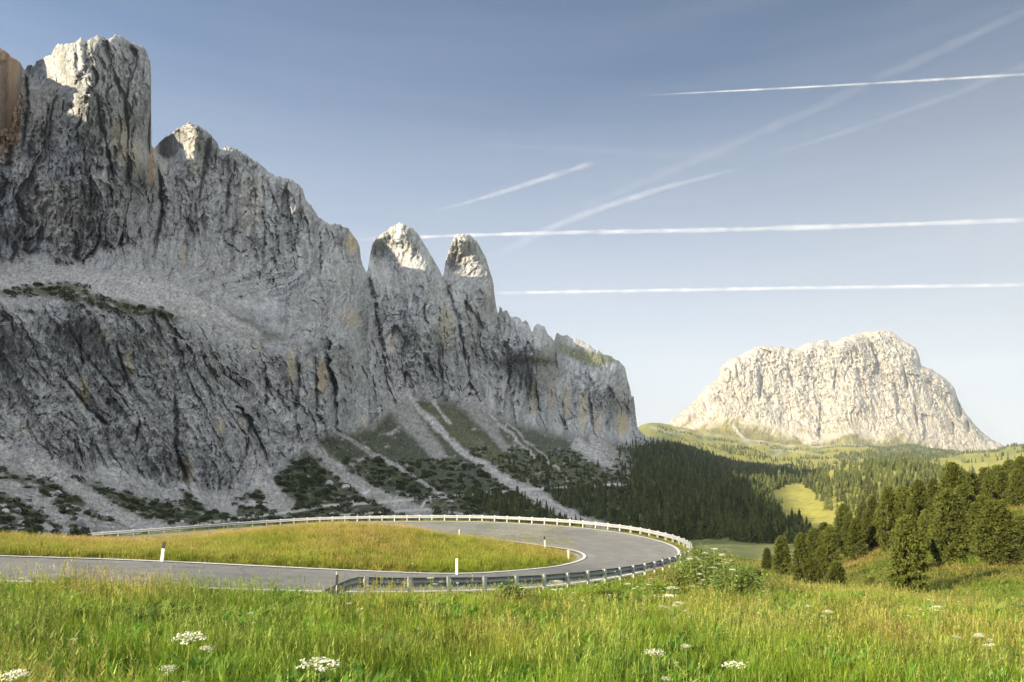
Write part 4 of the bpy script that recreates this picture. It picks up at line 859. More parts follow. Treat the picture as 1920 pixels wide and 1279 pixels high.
# ------------------------------------------------------------------ pines
def tuft_star(V, Fc, Cc, p, r, d, rng, k=6, cs=1.0):
    """a spray of narrow needle-bundle triangles"""
    for _ in range(k):
        v = rng.normal(size=3); v = v / np.linalg.norm(v) + d * .9; v /= np.linalg.norm(v)
        s = np.cross(v, rng.normal(size=3)); s /= np.linalg.norm(s)
        b = len(V); w = r * .20
        V.append(p - s * w); V.append(p + s * w); V.append(p + v * r * rng.uniform(.7, 1.2))
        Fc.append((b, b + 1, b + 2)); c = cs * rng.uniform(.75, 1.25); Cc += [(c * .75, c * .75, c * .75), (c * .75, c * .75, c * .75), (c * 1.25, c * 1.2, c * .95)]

def pine_meshes(seed, H=9.0, R=2.1, lop=0.0, nb=150, nt=20):
    rng = np.random.default_rng(seed); V, Fc, Cc = [], [], []
    b0 = rng.uniform(.02, .06)
    lumps = [(rng.uniform(.1, .9), rng.uniform(0, 6.28), rng.uniform(.7, 1.3)) for _ in range(9)]
    limbs = MB()
    def rad(t, a):
        r = R * min(1, ((t + .10) / .30)) ** .55 * (max(0, 1 - t) ** .52 if t > .3 else (.83 + .0 * t)) * 1.05
        m = 1.0
        for lt, la, ls in lumps:
            e = math.exp(-((t - lt) / .10) ** 2 - ((math.cos(a) - math.cos(la)) ** 2 + (math.sin(a) - math.sin(la)) ** 2) / .7); m += (ls - 1) * e
        return max(.12, r * m)
    for i in range(nb):
        t = (i + rng.uniform(0, 1)) / nb; t = t ** .92; a = i * 2.39996 + rng.normal(0, .3)
        L = rad(t, a) * rng.uniform(.80, 1.10); z0 = H * (b0 + (1 - b0) * t * .97)
        rise = np.interp(t, [0, .5, 1], [.12, .35, .9]); dirv = np.array([math.cos(a), math.sin(a), rise]); dirv /= np.linalg.norm(dirv)
        tip = np.array([0, 0, z0]) + np.array([math.cos(a), math.sin(a), rise * .7]) * L
        if i % 3 == 0: limbs.tube([(0, 0, z0), tuple(np.array([0, 0, z0]) * .4 + tip * .6)], [.05 * (1 - t) + .015, .01], 4, False)
        for k in range(nt):
            s = .40 + .62 * (k + rng.uniform(0, 1)) / nt
            p = np.array([0, 0, z0]) + np.array([math.cos(a), math.sin(a), rise * .7 * s]) * L * s + rng.normal(0, 1, 3) * np.array([.17, .17, .12]) * (.6 + s * .6) * R / 2
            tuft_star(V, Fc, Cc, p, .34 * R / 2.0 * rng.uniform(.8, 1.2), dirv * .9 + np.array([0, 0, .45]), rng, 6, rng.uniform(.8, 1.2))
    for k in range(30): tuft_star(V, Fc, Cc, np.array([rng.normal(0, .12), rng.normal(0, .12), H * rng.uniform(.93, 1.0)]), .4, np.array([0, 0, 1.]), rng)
    crown = mesh_np("pine_crown", np.array(V), np.array(Fc), np.array(Cc), smooth=False)
    pts = [(0, 0, -1.0), (0, 0, 0), (.05, .02, H * .3), (-.03, .04, H * .65), (0, 0, H * .94)]
    limbs.tube(pts, [.30, .24, .18, .10, .02], 8); trunk = limbs.mesh("pine_trunk", True)
    crown.materials.append(M_needle); trunk.materials.append(M_bark)
    return crown, trunk
PINES = [pine_meshes(11), pine_meshes(12, 9, 1.85, nb=150), pine_meshes(13, 9, 2.5, nb=165), pine_meshes(14, 9, 2.1, nb=150), pine_meshes(15, 9, 1.6, nb=130)]

def find_d(px, py, lo, hi):
    d = np.exp(np.linspace(math.log(lo), math.log(hi), 300)); x = (px - CX) / F * d
    z = ground(x, d); q = HZ - F * z / d; k = np.argmin(np.abs(q - py) + .02 * np.arange(300)); return d[k], float(z[k])

TREES = [  # px, base row, top row, width px, look
 (1465, 1081, 1012, 40, "narrow pointed stone pine alone at the left edge of the tree group"), (1438, 1070, 1031, 22, "small dark pine leftmost, tucked behind the narrow pointed pine"),
 (1500, 1104, 1008, 36, "slim tall pine at the left end of the slope with a shaded right side"), (1523, 1099, 1052, 36, "low bushy pine at the foot of the slim tall pine"),
 (1527, 1048, 996, 38, "rounded pine behind the slim tall pine at left"), (1569, 1115, 1058, 40, "low dark spreading pine lowest on the slope left of centre"),
 (1556, 1068, 992, 34, "slim pine right of the gap at left"), (1581, 1040, 954, 44, "tall domed pine on the left shoulder of the wood"),
 (1606, 1052, 977, 38, "dark pine with a deep shadow along its right flank"), (1617, 1018, 946, 36, "round-topped pine between the two left domes"),
 (1636, 1026, 939, 34, "pale trunked pine left of the central crowd"), (1665, 1037, 923, 46, "tall dense pine with a flat shoulder in the central crowd"),
 (1700, 1122, 981, 74, "largest near pine, broad column with a black shadow on its right"), (1692, 990, 919, 46, "smooth domed pine sticking out above the central crowd"),
 (1722, 1008, 910, 46, "leafy pine behind the largest near pine"), (1735, 1034, 962, 34, "shaded pine squeezed right of the largest near pine"),
 (1779, 1062, 933, 72, "broad rounded pine right of the largest near pine"), (1785, 976, 879, 56, "highest crown of the wood, big dome on the skyline"),
 (1802, 1010, 920, 44, "dark pine directly below the highest crown"), (1831, 1024, 950, 46, "paler green pine left of the wide pine by the meadow"),
 (1868, 1062, 950, 78, "wide round pine standing in front of the upper meadow"), (1913, 1030, 972, 50, "round pine cut by the right edge of the photo"),
 (1706, 1122, 1070, 38, "small pine at the foot of the largest near pine"), (1750, 960, 898, 32, "slender pine left of the highest crown"),
 (1824, 936, 880, 34, "pine on the skyline just right of the highest crown"), (1846, 938, 877, 34, "round pine second to the right of the highest crown on the skyline"),
 (1870, 940, 878, 40, "pine on the skyline above the left end of the upper meadow"), (1893, 936, 867, 42, "tall pine on the skyline above the upper meadow"),
 (1914, 940, 864, 40, "tallest skyline pine at the right edge of the photo"), (1642, 1000, 950, 30, "small pine at the back of the central crowd"),
 (1419, 1092, 1070, 24, "tiny dark pine bush beside the green field"), (1634, 1096, 1082, 16, "tiny round pine bush on the straw slope"), (1545, 1030, 985, 30, "back pine showing between the left domes")]
TREES += [(px, pb, pt, w, "pine filling the shaded heart of the wood, only its upper crown showing") for px, pb, pt, w in
 ((1545, 1062, 1002, 32), (1592, 1046, 968, 34), (1626, 1040, 962, 34), (1650, 1030, 958, 36), (1680, 1020, 948, 36), (1708, 1024, 952, 36), (1748, 1010, 940, 38), (1765, 1000, 925, 38), (1815, 1000, 930, 38),
  (1840, 990, 935, 36), (1850, 1018, 958, 34), (1892, 1026, 965, 36), (1540, 1088, 1030, 30), (1512, 1080, 1022, 28), (1722, 1072, 1002, 34), (1880, 950, 890, 36), (1856, 948, 888, 34), (1810, 950, 890, 34), (1905, 950, 885, 34))]
_pm = 0
for i, (px, pb, pt, w, lab) in enumerate(TREES):
    d, z = find_d(px, pb, 48 if pb > 960 else 110, 240)
    h = (pb - pt) / F * d * 1.10; w *= .98; ratio = (w / F * d / 2) / h
    best = min(range(len(PINES)), key=lambda k: abs([2.1, 1.85, 2.5, 2.1, 1.6][k] / 9 - ratio) + .02 * ((k + i) % 3))
    cr, tr = PINES[best]; Rr = [2.1, 1.85, 2.5, 2.1, 1.6][best]
    root = link("pine_tree", None, category="tree", label=lab, group="stone pines on the slope right of the bend")
    root.location = ((px - CX) / F * d, d, z - .1); sxy = (w / F * d / 2) / Rr; root.scale = (sxy, sxy, h / 9.0); root.rotation_euler = (0, 0, RNG.uniform(0, 6.28))
    link("crown", cr, None, root); link("trunk", tr, None, root)

# ------------------------------------------------------------------ forests
def spruce_mesh(seed, H=10, R=1.7, tiers=11, spk=9, rounded=.8):
    rng = np.random.default_rng(seed); V, Fc, Cc = [], [], []
    for k in range(tiers):
        t = k / (tiers - 1); z = H * (.05 + .93 * t); r = R * (1 - t) ** rounded + .12
        for j in range(spk):
            a = 2 * math.pi * (j + rng.uniform(-.4, .4)) / spk + k; L = r * rng.uniform(.75, 1.2); dn = rng.uniform(.2, .9)
            c = rng.uniform(.7, 1.3); hw = .42 * r + .12; b = len(V)
            ca, sa = math.cos(a), math.sin(a)
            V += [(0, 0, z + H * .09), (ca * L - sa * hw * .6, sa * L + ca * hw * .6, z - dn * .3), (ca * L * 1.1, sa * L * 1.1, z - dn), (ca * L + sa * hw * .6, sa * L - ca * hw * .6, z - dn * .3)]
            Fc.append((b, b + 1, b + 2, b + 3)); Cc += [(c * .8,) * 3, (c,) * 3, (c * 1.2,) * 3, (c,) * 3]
    for j in range(4):
        a = j * math.pi / 2; b = len(V); V += [(math.cos(a) * .15, math.sin(a) * .15, -1.5), (math.cos(a + 1.57) * .15, math.sin(a + 1.57) * .15, -1.5), (math.cos(a + 1.57) * .1, math.sin(a + 1.57) * .1, H * .3), (math.cos(a) * .1, math.sin(a) * .1, H * .3)]
        Fc.append((b, b + 1, b + 2, b + 3)); Cc += [(.7, .5, .4)] * 4
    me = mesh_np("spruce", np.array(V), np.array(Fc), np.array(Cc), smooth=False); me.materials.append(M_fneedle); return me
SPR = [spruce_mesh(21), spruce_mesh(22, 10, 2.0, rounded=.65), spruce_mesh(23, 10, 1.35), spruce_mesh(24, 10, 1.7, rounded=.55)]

def proto_collection(name, meshes):
    c = bpy.data.collections.new(name)
    for i, me in enumerate(meshes):
        o = bpy.data.objects.new("%s_%02d" % (name, i), me); c.objects.link(o)
    return c

def scatter(name, pts, rot, scl, idx, meshes, **props):
    """one object of instanced plants on a cloud of points"""
    n = len(pts); me = bpy.data.meshes.new(name); me.vertices.add(n); me.vertices.foreach_set('co', np.asarray(pts, np.float32).ravel())
    a = me.attributes.new('rot', 'FLOAT_VECTOR', 'POINT'); a.data.foreach_set('vector', np.asarray(rot, np.float32).ravel())
    a = me.attributes.new('scl', 'FLOAT_VECTOR', 'POINT'); a.data.foreach_set('vector', np.asarray(scl, np.float32).ravel())
    a = me.attributes.new('idx', 'INT', 'POINT'); a.data.foreach_set('value', np.asarray(idx, np.int32))
    o = link(name, me, None, **props)
    coll = proto_collection(name + "_kinds", meshes)
    ng = bpy.data.node_groups.new(name, 'GeometryNodeTree'); ng.interface.new_socket('Geometry', in_out='INPUT', socket_type='NodeSocketGeometry'); ng.interface.new_socket('Geometry', in_out='OUTPUT', socket_type='NodeSocketGeometry')
    gi = ng.nodes.new('NodeGroupInput'); go = ng.nodes.new('NodeGroupOutput'); ci = ng.nodes.new('GeometryNodeCollectionInfo'); ci.inputs['Collection'].default_value = coll
    ci.inputs['Separate Children'].default_value = True; ci.inputs['Reset Children'].default_value = True
    io = ng.nodes.new('GeometryNodeInstanceOnPoints'); io.inputs['Pick Instance'].default_value = True
    def na(nm, ty):
        q = ng.nodes.new('GeometryNodeInputNamedAttribute'); q.data_type = ty; q.inputs['Name'].default_value = nm; return q.outputs['Attribute']
    ng.links.new(gi.outputs[0], io.inputs['Points']); ng.links.new(ci.outputs[0], io.inputs['Instance'])
    ng.links.new(na('idx', 'INT'), io.inputs['Instance Index']); ng.links.new(na('scl', 'FLOAT_VECTOR'), io.inputs['Scale'])
    e = ng.nodes.new('FunctionNodeEulerToRotation'); ng.links.new(na('rot', 'FLOAT_VECTOR'), e.inputs[0]); ng.links.new(e.outputs[0], io.inputs['Rotation'])
    ng.links.new(io.outputs[0], go.inputs[0])
    md = o.modifiers.new("scatter", 'NODES'); md.node_group = ng
    return o

# sample visible ground points on a screen-space grid of the valley, keep those in a forest
def ground_visible_samples(n, px0, px1, d0, d1, seed):
    r = np.random.default_rng(seed); px = r.uniform(px0, px1, n); d = np.sqrt(r.uniform(d0 ** 2, d1 ** 2, n))
    x = (px - CX) / F * d; z = ground_raw(x, d); return px, d, x, z, HZ - F * z / d
def forest():
    r = np.random.default_rng(31)
    P1, S1, keep = [], [], []; CLEAR = [(1440, 925), (1490, 905), (1535, 930), (1560, 975), (1570, 1015), (1520, 1000), (1480, 985), (1458, 958)]
    # shaded valley forest on the ground sheet
    px, d, x, z, py = ground_visible_samples(26000, 1185, 1560, 235, 1900, 5)
    jx_ = px + 26 * fbm(px / 45, py / 20, 2.2, 4); jy_ = py + 10 * fbm(px / 40, py / 20, 8.2, 4)
    m = poly_mask(jx_, jy_, [(1185, 830), (1250, 828), (1340, 862), (1400, 872), (1440, 876), (1508, 888), (1475, 905), (1450, 930), (1470, 965), (1500, 1000), (1530, 1040), (1300, 1036), (1185, 1030)], 9) + .10
    gap = fbm(x / 60, d / 60, .4, 3) - 9 * (poly_mask(px + 1.0 * (jx_ - px), jy_, CLEAR, 3) > .5) * (r.uniform(size=len(px)) > .02); ok = (r.uniform(size=len(px)) < m * np.interp(d, [230, 500, 1000, 1900], [1, .8, .34, .14])) & (gap > -.20)
    P1.append(np.stack([x, d, z], 1)[ok]); S1.append(np.clip(r.lognormal(-.2, .28, ok.sum()), .35, 1.5) * np.interp(d[ok], [240, 700], [.72, 1.15]))
    # sunlit wood on the far hill: individual trees
    px, d, x, z, py = ground_visible_samples(9000, 1430, 1860, 420, 1150, 6)
    m = poly_mask(px, py, [(1540, 905), (1580, 885), (1650, 866), (1740, 866), (1780, 885), (1800, 960), (1600, 1000), (1545, 985), (1535, 940)], 6) + .6 * poly_mask(px, py, [(1450, 900), (1545, 885), (1545, 925), (1480, 920)], 8) + .05 * (px > 1480)
    jx_ = px + 24 * fbm(px / 30, py / 16, 2.2, 4); ok = (r.uniform(size=len(px)) < m * .21) & (poly_mask(jx_, py, CLEAR, 3) < .5)
    P2 = np.stack([x, d, z], 1)[ok]; S2 = r.uniform(.7, 1.15, ok.sum())
    # scattered far woods
    px, d, x, z, py = ground_visible_samples(16000, 1230, 2000, 1500, 3600, 8)
    gp = fbm(x / 260, d / 260, .9, 4) + .5 * poly_mask(px, py, [(1560, 860), (1725, 822), (1790, 850), (1720, 866), (1600, 872)], 6)
    ok = (gp > .03) & (r.uniform(size=len(px)) < .42); P3 = np.stack([x, d, z], 1)[ok]; S3 = r.uniform(.8, 1.3, ok.sum())
    # forest patches on the wall's talus
    W = WALL; J, I = W['X'].shape; n = 150000; jj = r.integers(0, J, n); ii = r.integers(0, I, n); pxx = W['xs'][ii]; pyy = W['lv'][jj]
    dd = W['Y'][jj, ii]; fz = (poly_mask(pxx, pyy, [(1000, 920), (1250, 908), (1262, 1035), (1120, 985)], 4) + poly_mask(pxx, pyy, [(865, 930), (985, 928), (1060, 970), (1120, 1002), (980, 985), (905, 960)], 4) + 1.0 * poly_mask(pxx, pyy, [(1150, 842), (1185, 832), (1262, 830), (1262, 960), (1160, 900)], 8)
        + .30 * poly_mask(pxx, pyy, [(900, 860), (1000, 850), (1200, 895), (1000, 912)], 6))
    ok = (r.uniform(size=n) < fz * .32) & (W['scree'][jj, ii] < .35) & (pyy > W['sk'][ii] + 3)
    P4 = np.stack([W['X'][jj, ii], dd, W['Z'][jj, ii]], 1)[ok]; S4 = np.interp(dd[ok], [250, 700], [.5, .8]) * r.uniform(.6, 1.15, ok.sum())
    P3b, S3b = [], []
    # dwarf pine thicket on talus and ledges
    fz = W['veg'][jj, ii] * (W['scree'][jj, ii] < .5) * ((pyy > 860) & (pxx < 900) | (pyy > 840) & (pxx > 880) & (pxx < 1200) | (pyy > 530) & (pyy < 600) & (pxx < 330)); okb = r.uniform(size=n) < fz * .20
    PB = np.stack([W['X'][jj, ii], dd, W['Z'][jj, ii]], 1)[okb]; DB = dd[okb]
    PB1 = np.concatenate(P1 + [P3, P4]); SB1 = np.concatenate(S1 + [S3, S4])
    # the largest ones of the hillside wood are single trees
    o2 = np.argsort(-S2 / P2[:, 1]); k = min(230, len(o2)); ind, rest = o2[:k], o2[k:]
    for i in ind:
        me = SPR[int(r.integers(0, 4))]; o = link("hillside_spruce", me, None, category="tree", label="small sunlit conifer in the open wood on the far yellow-green hillside", group="conifers on the sunlit hillside")
        o.location = tuple(P2[i]); s = S2[i]; o.scale = (s * 1.05, s * 1.05, s); o.rotation_euler = (0, 0, r.uniform(0, 6))
    PB1 = np.concatenate([PB1, P2[rest]]); SB1 = np.concatenate([SB1, S2[rest]]); n = len(PB1)
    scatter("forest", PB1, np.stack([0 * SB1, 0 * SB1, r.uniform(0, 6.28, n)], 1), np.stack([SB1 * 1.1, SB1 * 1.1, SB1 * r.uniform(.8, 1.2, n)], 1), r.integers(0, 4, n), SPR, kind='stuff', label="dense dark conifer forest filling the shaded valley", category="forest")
    print("forest", n, "individual", k, "bushes", len(PB))
    return PB, DB
THICK, THICKD = forest()

def bush_mesh(seed, mat, n=90, size=.34, k=5, flat=.6):
    rng = np.random.default_rng(seed); V, Fc, Cc = [], [], []
    for _ in range(n):
        v = rng.normal(size=3); v /= np.linalg.norm(v); v[2] = v[2] * flat + .15; p = v * rng.uniform(.6, 1.0)
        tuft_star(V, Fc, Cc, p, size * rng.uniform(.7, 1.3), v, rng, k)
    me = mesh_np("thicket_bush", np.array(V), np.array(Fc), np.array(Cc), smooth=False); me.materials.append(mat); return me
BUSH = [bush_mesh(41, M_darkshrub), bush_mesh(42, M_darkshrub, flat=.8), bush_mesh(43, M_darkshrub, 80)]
n = len(THICK); sc = RNG.uniform(.6, 1.6, n) * np.clip(THICKD / 330, .6, 1.6)
scatter("dwarf_pine_thicket", THICK, np.stack([0 * sc, 0 * sc, RNG.uniform(0, 6, n)], 1), np.stack([sc * 1.25, sc * 1.25, sc * 1.25], 1), RNG.integers(0, 3, n), BUSH, kind='stuff', label="dark dwarf pine scrub on the scree at the wall's foot", category="scrub")

# ------------------------------------------------------------------ boulders on the scree
def boulder_mesh(seed):
    import bmesh
    bm = bmesh.new(); bmesh.ops.create_icosphere(bm, subdivisions=3, radius=1.0); rng = np.random.default_rng(seed)
    pl = [(lambda v: v / np.linalg.norm(v))(rng.normal(size=3)) for _ in range(9)]; of = rng.uniform(.45, .8, 9)
    for v in bm.verts:
        p = np.array(v.co)
        for q, o in zip(pl, of):
            e = p @ q - o
            if e > 0: p = p - q * e * .95
        p *= 1 + .10 * mnoise.noise(Vector(p) * 2.5 + Vector((seed, 0, 0))); v.co = p * np.array([1, .85, .75])
    me = bpy.data.meshes.new("boulder"); bm.to_mesh(me); bm.free()
    g = .40 + .06 * rng.normal(); at = me.attributes.new('Col', 'FLOAT_COLOR', 'POINT'); at.data.foreach_set('color', np.tile([g, g, g * .97, 1], len(me.vertices)).astype(np.float32))
    me.materials.append(M_boulder); return me
BOU = [boulder_mesh(s) for s in (1, 2, 3, 4, 5)]
def boulders():
    r = np.random.default_rng(51); W = WALL; J, I = W['X'].shape
    jj = r.integers(0, J, 60000); ii = r.integers(0, I, 60000); px = W['xs'][ii]; py = W['lv'][jj]; D = W['Y'][jj, ii]
    m = (poly_mask(px, py, [(0, 870), (90, 890), (250, 970), (420, 985), (300, 1005), (0, 1010)], 4) * 1.0 + poly_mask(px, py, [(880, 850), (1000, 860), (1180, 900), (980, 910)], 6) * .25 + poly_mask(px, py, [(1120, 970), (1200, 985), (1235, 1004), (1130, 1000)], 4) * 1.2 + poly_mask(px, py, [(560, 900), (700, 925), (850, 935), (960, 970), (560, 975)], 5) * .5) * W['low'][jj, ii]
    ok = np.where(r.uniform(size=len(px)) < m * .045)[0]; n = len(ok)
    size = np.minimum(r.pareto(2.2, n) * .55 + .55, 3.6) * np.clip(D[ok] / 240, .55, 2.2)
    order = np.argsort(-size / D[ok]); print("boulders", n)
    k = min(150, n)
    for i in order[:k]:
        q = ok[i]; o = link("boulder", BOU[int(r.integers(0, 5))], None, category="boulder", label="pale grey boulder lying loose on the shaded scree below the wall", group="boulders on the scree")
        o.location = (W['X'][jj[q], ii[q]], W['Y'][jj[q], ii[q]], W['Z'][jj[q], ii[q]]); s = size[i]; o.scale = (s, s * r.uniform(.8, 1.3), s * r.uniform(.7, 1.1)); o.rotation_euler = tuple(r.uniform(0, 6, 3))
boulders()

# ------------------------------------------------------------------ grass
def blade(V, Fc, Cc, p, h, w, az, bend, c0, c1, segs=3):
    d = np.array([math.cos(az), math.sin(az), 0]); s = np.array([-d[1], d[0], 0]); b = len(V)
    for k in range(segs):
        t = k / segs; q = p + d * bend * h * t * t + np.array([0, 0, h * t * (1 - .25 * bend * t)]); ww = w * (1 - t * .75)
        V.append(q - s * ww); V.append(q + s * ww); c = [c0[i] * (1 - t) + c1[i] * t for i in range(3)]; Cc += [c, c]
        if k: Fc.append((b + 2 * k - 2, b + 2 * k - 1, b + 2 * k + 1, b + 2 * k))
    q = p + d * bend * h + np.array([0, 0, h * (1 - .25 * bend)]); V.append(q); V.append(q + 1e-4 * s); Cc += [c1, c1]
    Fc.append((b + 2 * segs - 2, b + 2 * segs - 1, b + 2 * segs + 1, b + 2 * segs))

def tuft_mesh(seed, n, h, rad, w, kind='grass', mat=None):
    rng = np.random.default_rng(seed); V, Fc, Cc = [], [], []
    for _ in range(n):
        a = rng.uniform(0, 6.28); r = rad * math.sqrt(rng.uniform()); p = np.array([math.cos(a) * r, math.sin(a) * r, -.03])
        hh = h * rng.uniform(.45, 1.1); k = rng.uniform(.75, 1.25); yl = rng.uniform(0, .5) if rng.uniform() < .25 else 0
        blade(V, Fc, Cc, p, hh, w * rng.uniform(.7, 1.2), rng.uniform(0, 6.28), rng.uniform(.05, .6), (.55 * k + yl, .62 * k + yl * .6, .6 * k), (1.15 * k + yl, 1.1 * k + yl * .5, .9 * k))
    if kind == 'seed':
        for _ in range(4):
            a = rng.uniform(0, 6.28); p = np.array([rng.normal(0, rad * .5), rng.normal(0, rad * .5), 0]); hh = h * rng.uniform(1.15, 1.6); bd = rng.uniform(.05, .22)
            blade(V, Fc, Cc, p, hh, .0028, a, bd, (1.0, .85, .9), (1.5, 1.2, 1.5), 3)
            top = p + np.array([math.cos(a) * bd * hh, math.sin(a) * bd * hh, hh * (1 - .25 * bd)])
            for q in range(7):
                c = rng.uniform(.8, 1.3); blade(V, Fc, Cc, top - np.array([0, 0, .018 * q]), .045, .0045, rng.uniform(0, 6.28), .5, (1.5 * c, 1.1 * c, 2.0 * c), (1.7 * c, 1.25 * c, 2.6 * c), 1)
    if kind == 'herb':
        for _ in range(9):
            a = rng.uniform(0, 6.28); z0 = h * rng.uniform(.1, .75); L = h * rng.uniform(.25, .45)
            blade(V, Fc, Cc, np.array([0, 0, z0]), L, L * .18, a, rng.uniform(.9, 1.4), (.5, .75, .8), (.75, 1.0, 1.0), 2)
    if kind == 'dock':
        for _ in range(13):
            a = rng.uniform(0, 6.28); L = h * rng.uniform(.7, 1.25)
            blade(V, Fc, Cc, np.array([0, 0, h * rng.uniform(0, .25)]), L, L * .16, a, rng.uniform(.5, 1.1), (.45, .6, .9), (.75, .85, 1.0), 3)
    if kind == 'dry':
        for _ in range(7):
            a = rng.uniform(0, 6.28); hh = h * rng.uniform(.8, 1.25); p = np.array([rng.normal(0, rad * .4), rng.normal(0, rad * .4), 0]); bd = rng.uniform(.05, .4)
            blade(V, Fc, Cc, p, hh, .0035, a, bd, (1.25, .90, 1.5), (1.55, 1.08, 2.2), 3)
            top = p + np.array([math.cos(a) * bd * hh, math.sin(a) * bd * hh, hh * (1 - .25 * bd)])
            for q in range(12): blade(V, Fc, Cc, top - np.array([0, 0, .016 * q]), .05, .006, rng.uniform(0, 6.28), .7, (1.5, 1.0, 2.2), (1.8, 1.2, 2.9), 1)
    me = mesh_np("tuft", np.array(V), np.array(Fc), np.array(Cc), smooth=False); me.materials.append(mat or M_grass); return me
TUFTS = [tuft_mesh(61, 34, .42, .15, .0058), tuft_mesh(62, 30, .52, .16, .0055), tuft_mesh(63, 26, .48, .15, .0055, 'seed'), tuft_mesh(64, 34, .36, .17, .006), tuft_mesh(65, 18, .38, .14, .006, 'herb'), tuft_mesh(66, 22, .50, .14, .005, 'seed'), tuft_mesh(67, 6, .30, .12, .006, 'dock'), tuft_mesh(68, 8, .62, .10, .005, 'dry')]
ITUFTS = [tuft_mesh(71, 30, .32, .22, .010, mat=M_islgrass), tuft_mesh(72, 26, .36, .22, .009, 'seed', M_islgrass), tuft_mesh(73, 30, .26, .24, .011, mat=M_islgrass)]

STUFTS = [tuft_mesh(74, 30, .32, .22, .010, mat=M_slopegrass), tuft_mesh(75, 26, .36, .22, .009, 'seed', M_slopegrass), tuft_mesh(76, 30, .26, .24, .011, 'herb', mat=M_slopegrass)]

def meadow():
    r = np.random.default_rng(81); XX, YY = [], []
    for y0, y1, dens in ((2.0, 6, 46), (6, 12, 42), (12, 20, 30), (20, 40, 17), (40, 62, 7)):
        xl, xr = -.80 * y1 - 2, .80 * y1 + 2
        if y0 >= 20: xl = max(xl, -30)
        if y0 >= 40: xl = 6
        n = int((xr - xl) * (y1 - y0) * dens); x = r.uniform(xl, xr, n); y = r.uniform(y0, y1, n); XX.append(x); YY.append(y)
    x = np.concatenate(XX); y = np.concatenate(YY)
    ok = np.abs(x) < .80 * y + 1.5; x, y = x[ok], y[ok]
    d, h = road_near(x, y)
    # side of the road: keep what is on the camera's side of it
    k = np.array([0]); ob = np.interp(x, outr[:200, 0], outr[:200, 1]); tip = outr[:, 0].argmax(); ob = np.interp(x, outr[:tip, 0], outr[:tip, 1])
    ok = (d > .75) & ((y < ob - .5) | (x > outr[tip, 0] + .3)); x, y, d = x[ok], y[ok], d[ok]
    z = ground(x, y); n = len(x); print("meadow tufts", n)
    patch = fbm(x / 3.5, y / 3.5, .3, 3); idx = np.zeros(n, int); u = r.uniform(size=n)
    idx = np.where(u < .30, 0, np.where(u < .52, 1, np.where(u < .64, 3, np.where(u < .76, 4, np.where(u < .90, 2, 5)))))
    idx = np.where((patch > .12) & (u > .4), 2, idx); idx = np.where((patch < -.16) & (u > .5), 4, idx); pt2 = fbm(x / 2.2, y / 2.2, 7.3, 3); idx = np.where((pt2 > .14) & (r.uniform(size=n) < .5), 6, idx); idx = np.where((pt2 < -.18) & (r.uniform(size=n) < .28), 7, idx)
    s = r.uniform(.6, 1.25, n) * (1 + 1.0 * fbm(x / 1.8, y / 1.8, 4, 3) + .4 * fbm(x / .6, y / .6, 9, 2)); s = np.clip(s * np.interp(d, [.7, 4.0], [.32, 1]), .35, 1.8)
    px = CX + F * x / y; s = s * np.where(y > 32, 1.2, 1.0)
    wd = np.clip(y / 11, 1, 3.2) ** .65
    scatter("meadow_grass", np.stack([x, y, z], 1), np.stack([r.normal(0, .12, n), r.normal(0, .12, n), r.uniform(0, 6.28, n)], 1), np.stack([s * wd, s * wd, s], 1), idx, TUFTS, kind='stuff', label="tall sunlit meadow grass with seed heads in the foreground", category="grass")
    # island inside the bend and the verge behind the road
    n = 60000; x = r.uniform(-62, 6, n); y = r.uniform(26, 90, n); d, h = road_near(x, y)
    ob = np.interp(x, outr[:tip, 0], outr[:tip, 1]); far = outr[::-1][:len(outr) - tip]; of = np.interp(x, far[:, 0], far[:, 1])
    ok = (d > .42) & (y > ob) & (y < of) & (np.abs(x) < .8 * y + 1); x, y, d = x[ok], y[ok], d[ok]
    # far verge outside the bend, under the rail
    base = offset_curve(oc2, 1.0); kk = r.integers(0, len(oc2), 9000); off = r.uniform(.12, 2.6, 9000); oo = oc2[kk] + (base - oc2)[kk] * off[:, None]
    okv = oo[:, 1] > 40; xv, yv = oo[okv, 0], oo[okv, 1]; dv, _ = road_near(xv, yv); m = dv > .1; xv, yv, dv = xv[m], yv[m], dv[m]
    x = np.concatenate([x, xv]); y = np.concatenate([y, yv]); d = np.concatenate([d, np.full(len(xv), .9)])
    z = ground(x, y); n = len(x); print("island tufts", n)
    s = r.uniform(.7, 1.3, n) * np.interp(d, [.4, 2], [.6, 1.15]) * (1 + .5 * fbm(x / 4, y / 4, 2, 3))
    scatter("island_grass", np.stack([x, y, z], 1), np.stack([r.normal(0, .12, n), r.normal(0, .12, n), r.uniform(0, 6.28, n)], 1), np.stack([s * 1.2, s * 1.2, s], 1), r.integers(0, 3, n), ITUFTS, kind='stuff', label="short yellowing grass on the mound inside the hairpin bend", category="grass")
    # slope grass around the trees
    n = 42000; x = r.uniform(12, 130, n); y = r.uniform(40, 150, n); ok = (x < .80 * y) & (x > .26 * y) & (r.uniform(size=n) < np.interp(y, [40, 150], [1, .35])); x, y = x[ok], y[ok]
    z = ground(x, y); n = len(x); s = r.uniform(.8, 1.9, n)
    scatter("slope_grass", np.stack([x, y, z], 1), np.stack([r.normal(0, .1, n), r.normal(0, .1, n), r.uniform(0, 6.28, n)], 1), np.stack([s * 2.4, s * 2.4, s * .9], 1), r.integers(0, 3, n), STUFTS, kind='stuff', label="rough grass covering the slope among the stone pines", category="grass")
meadow()

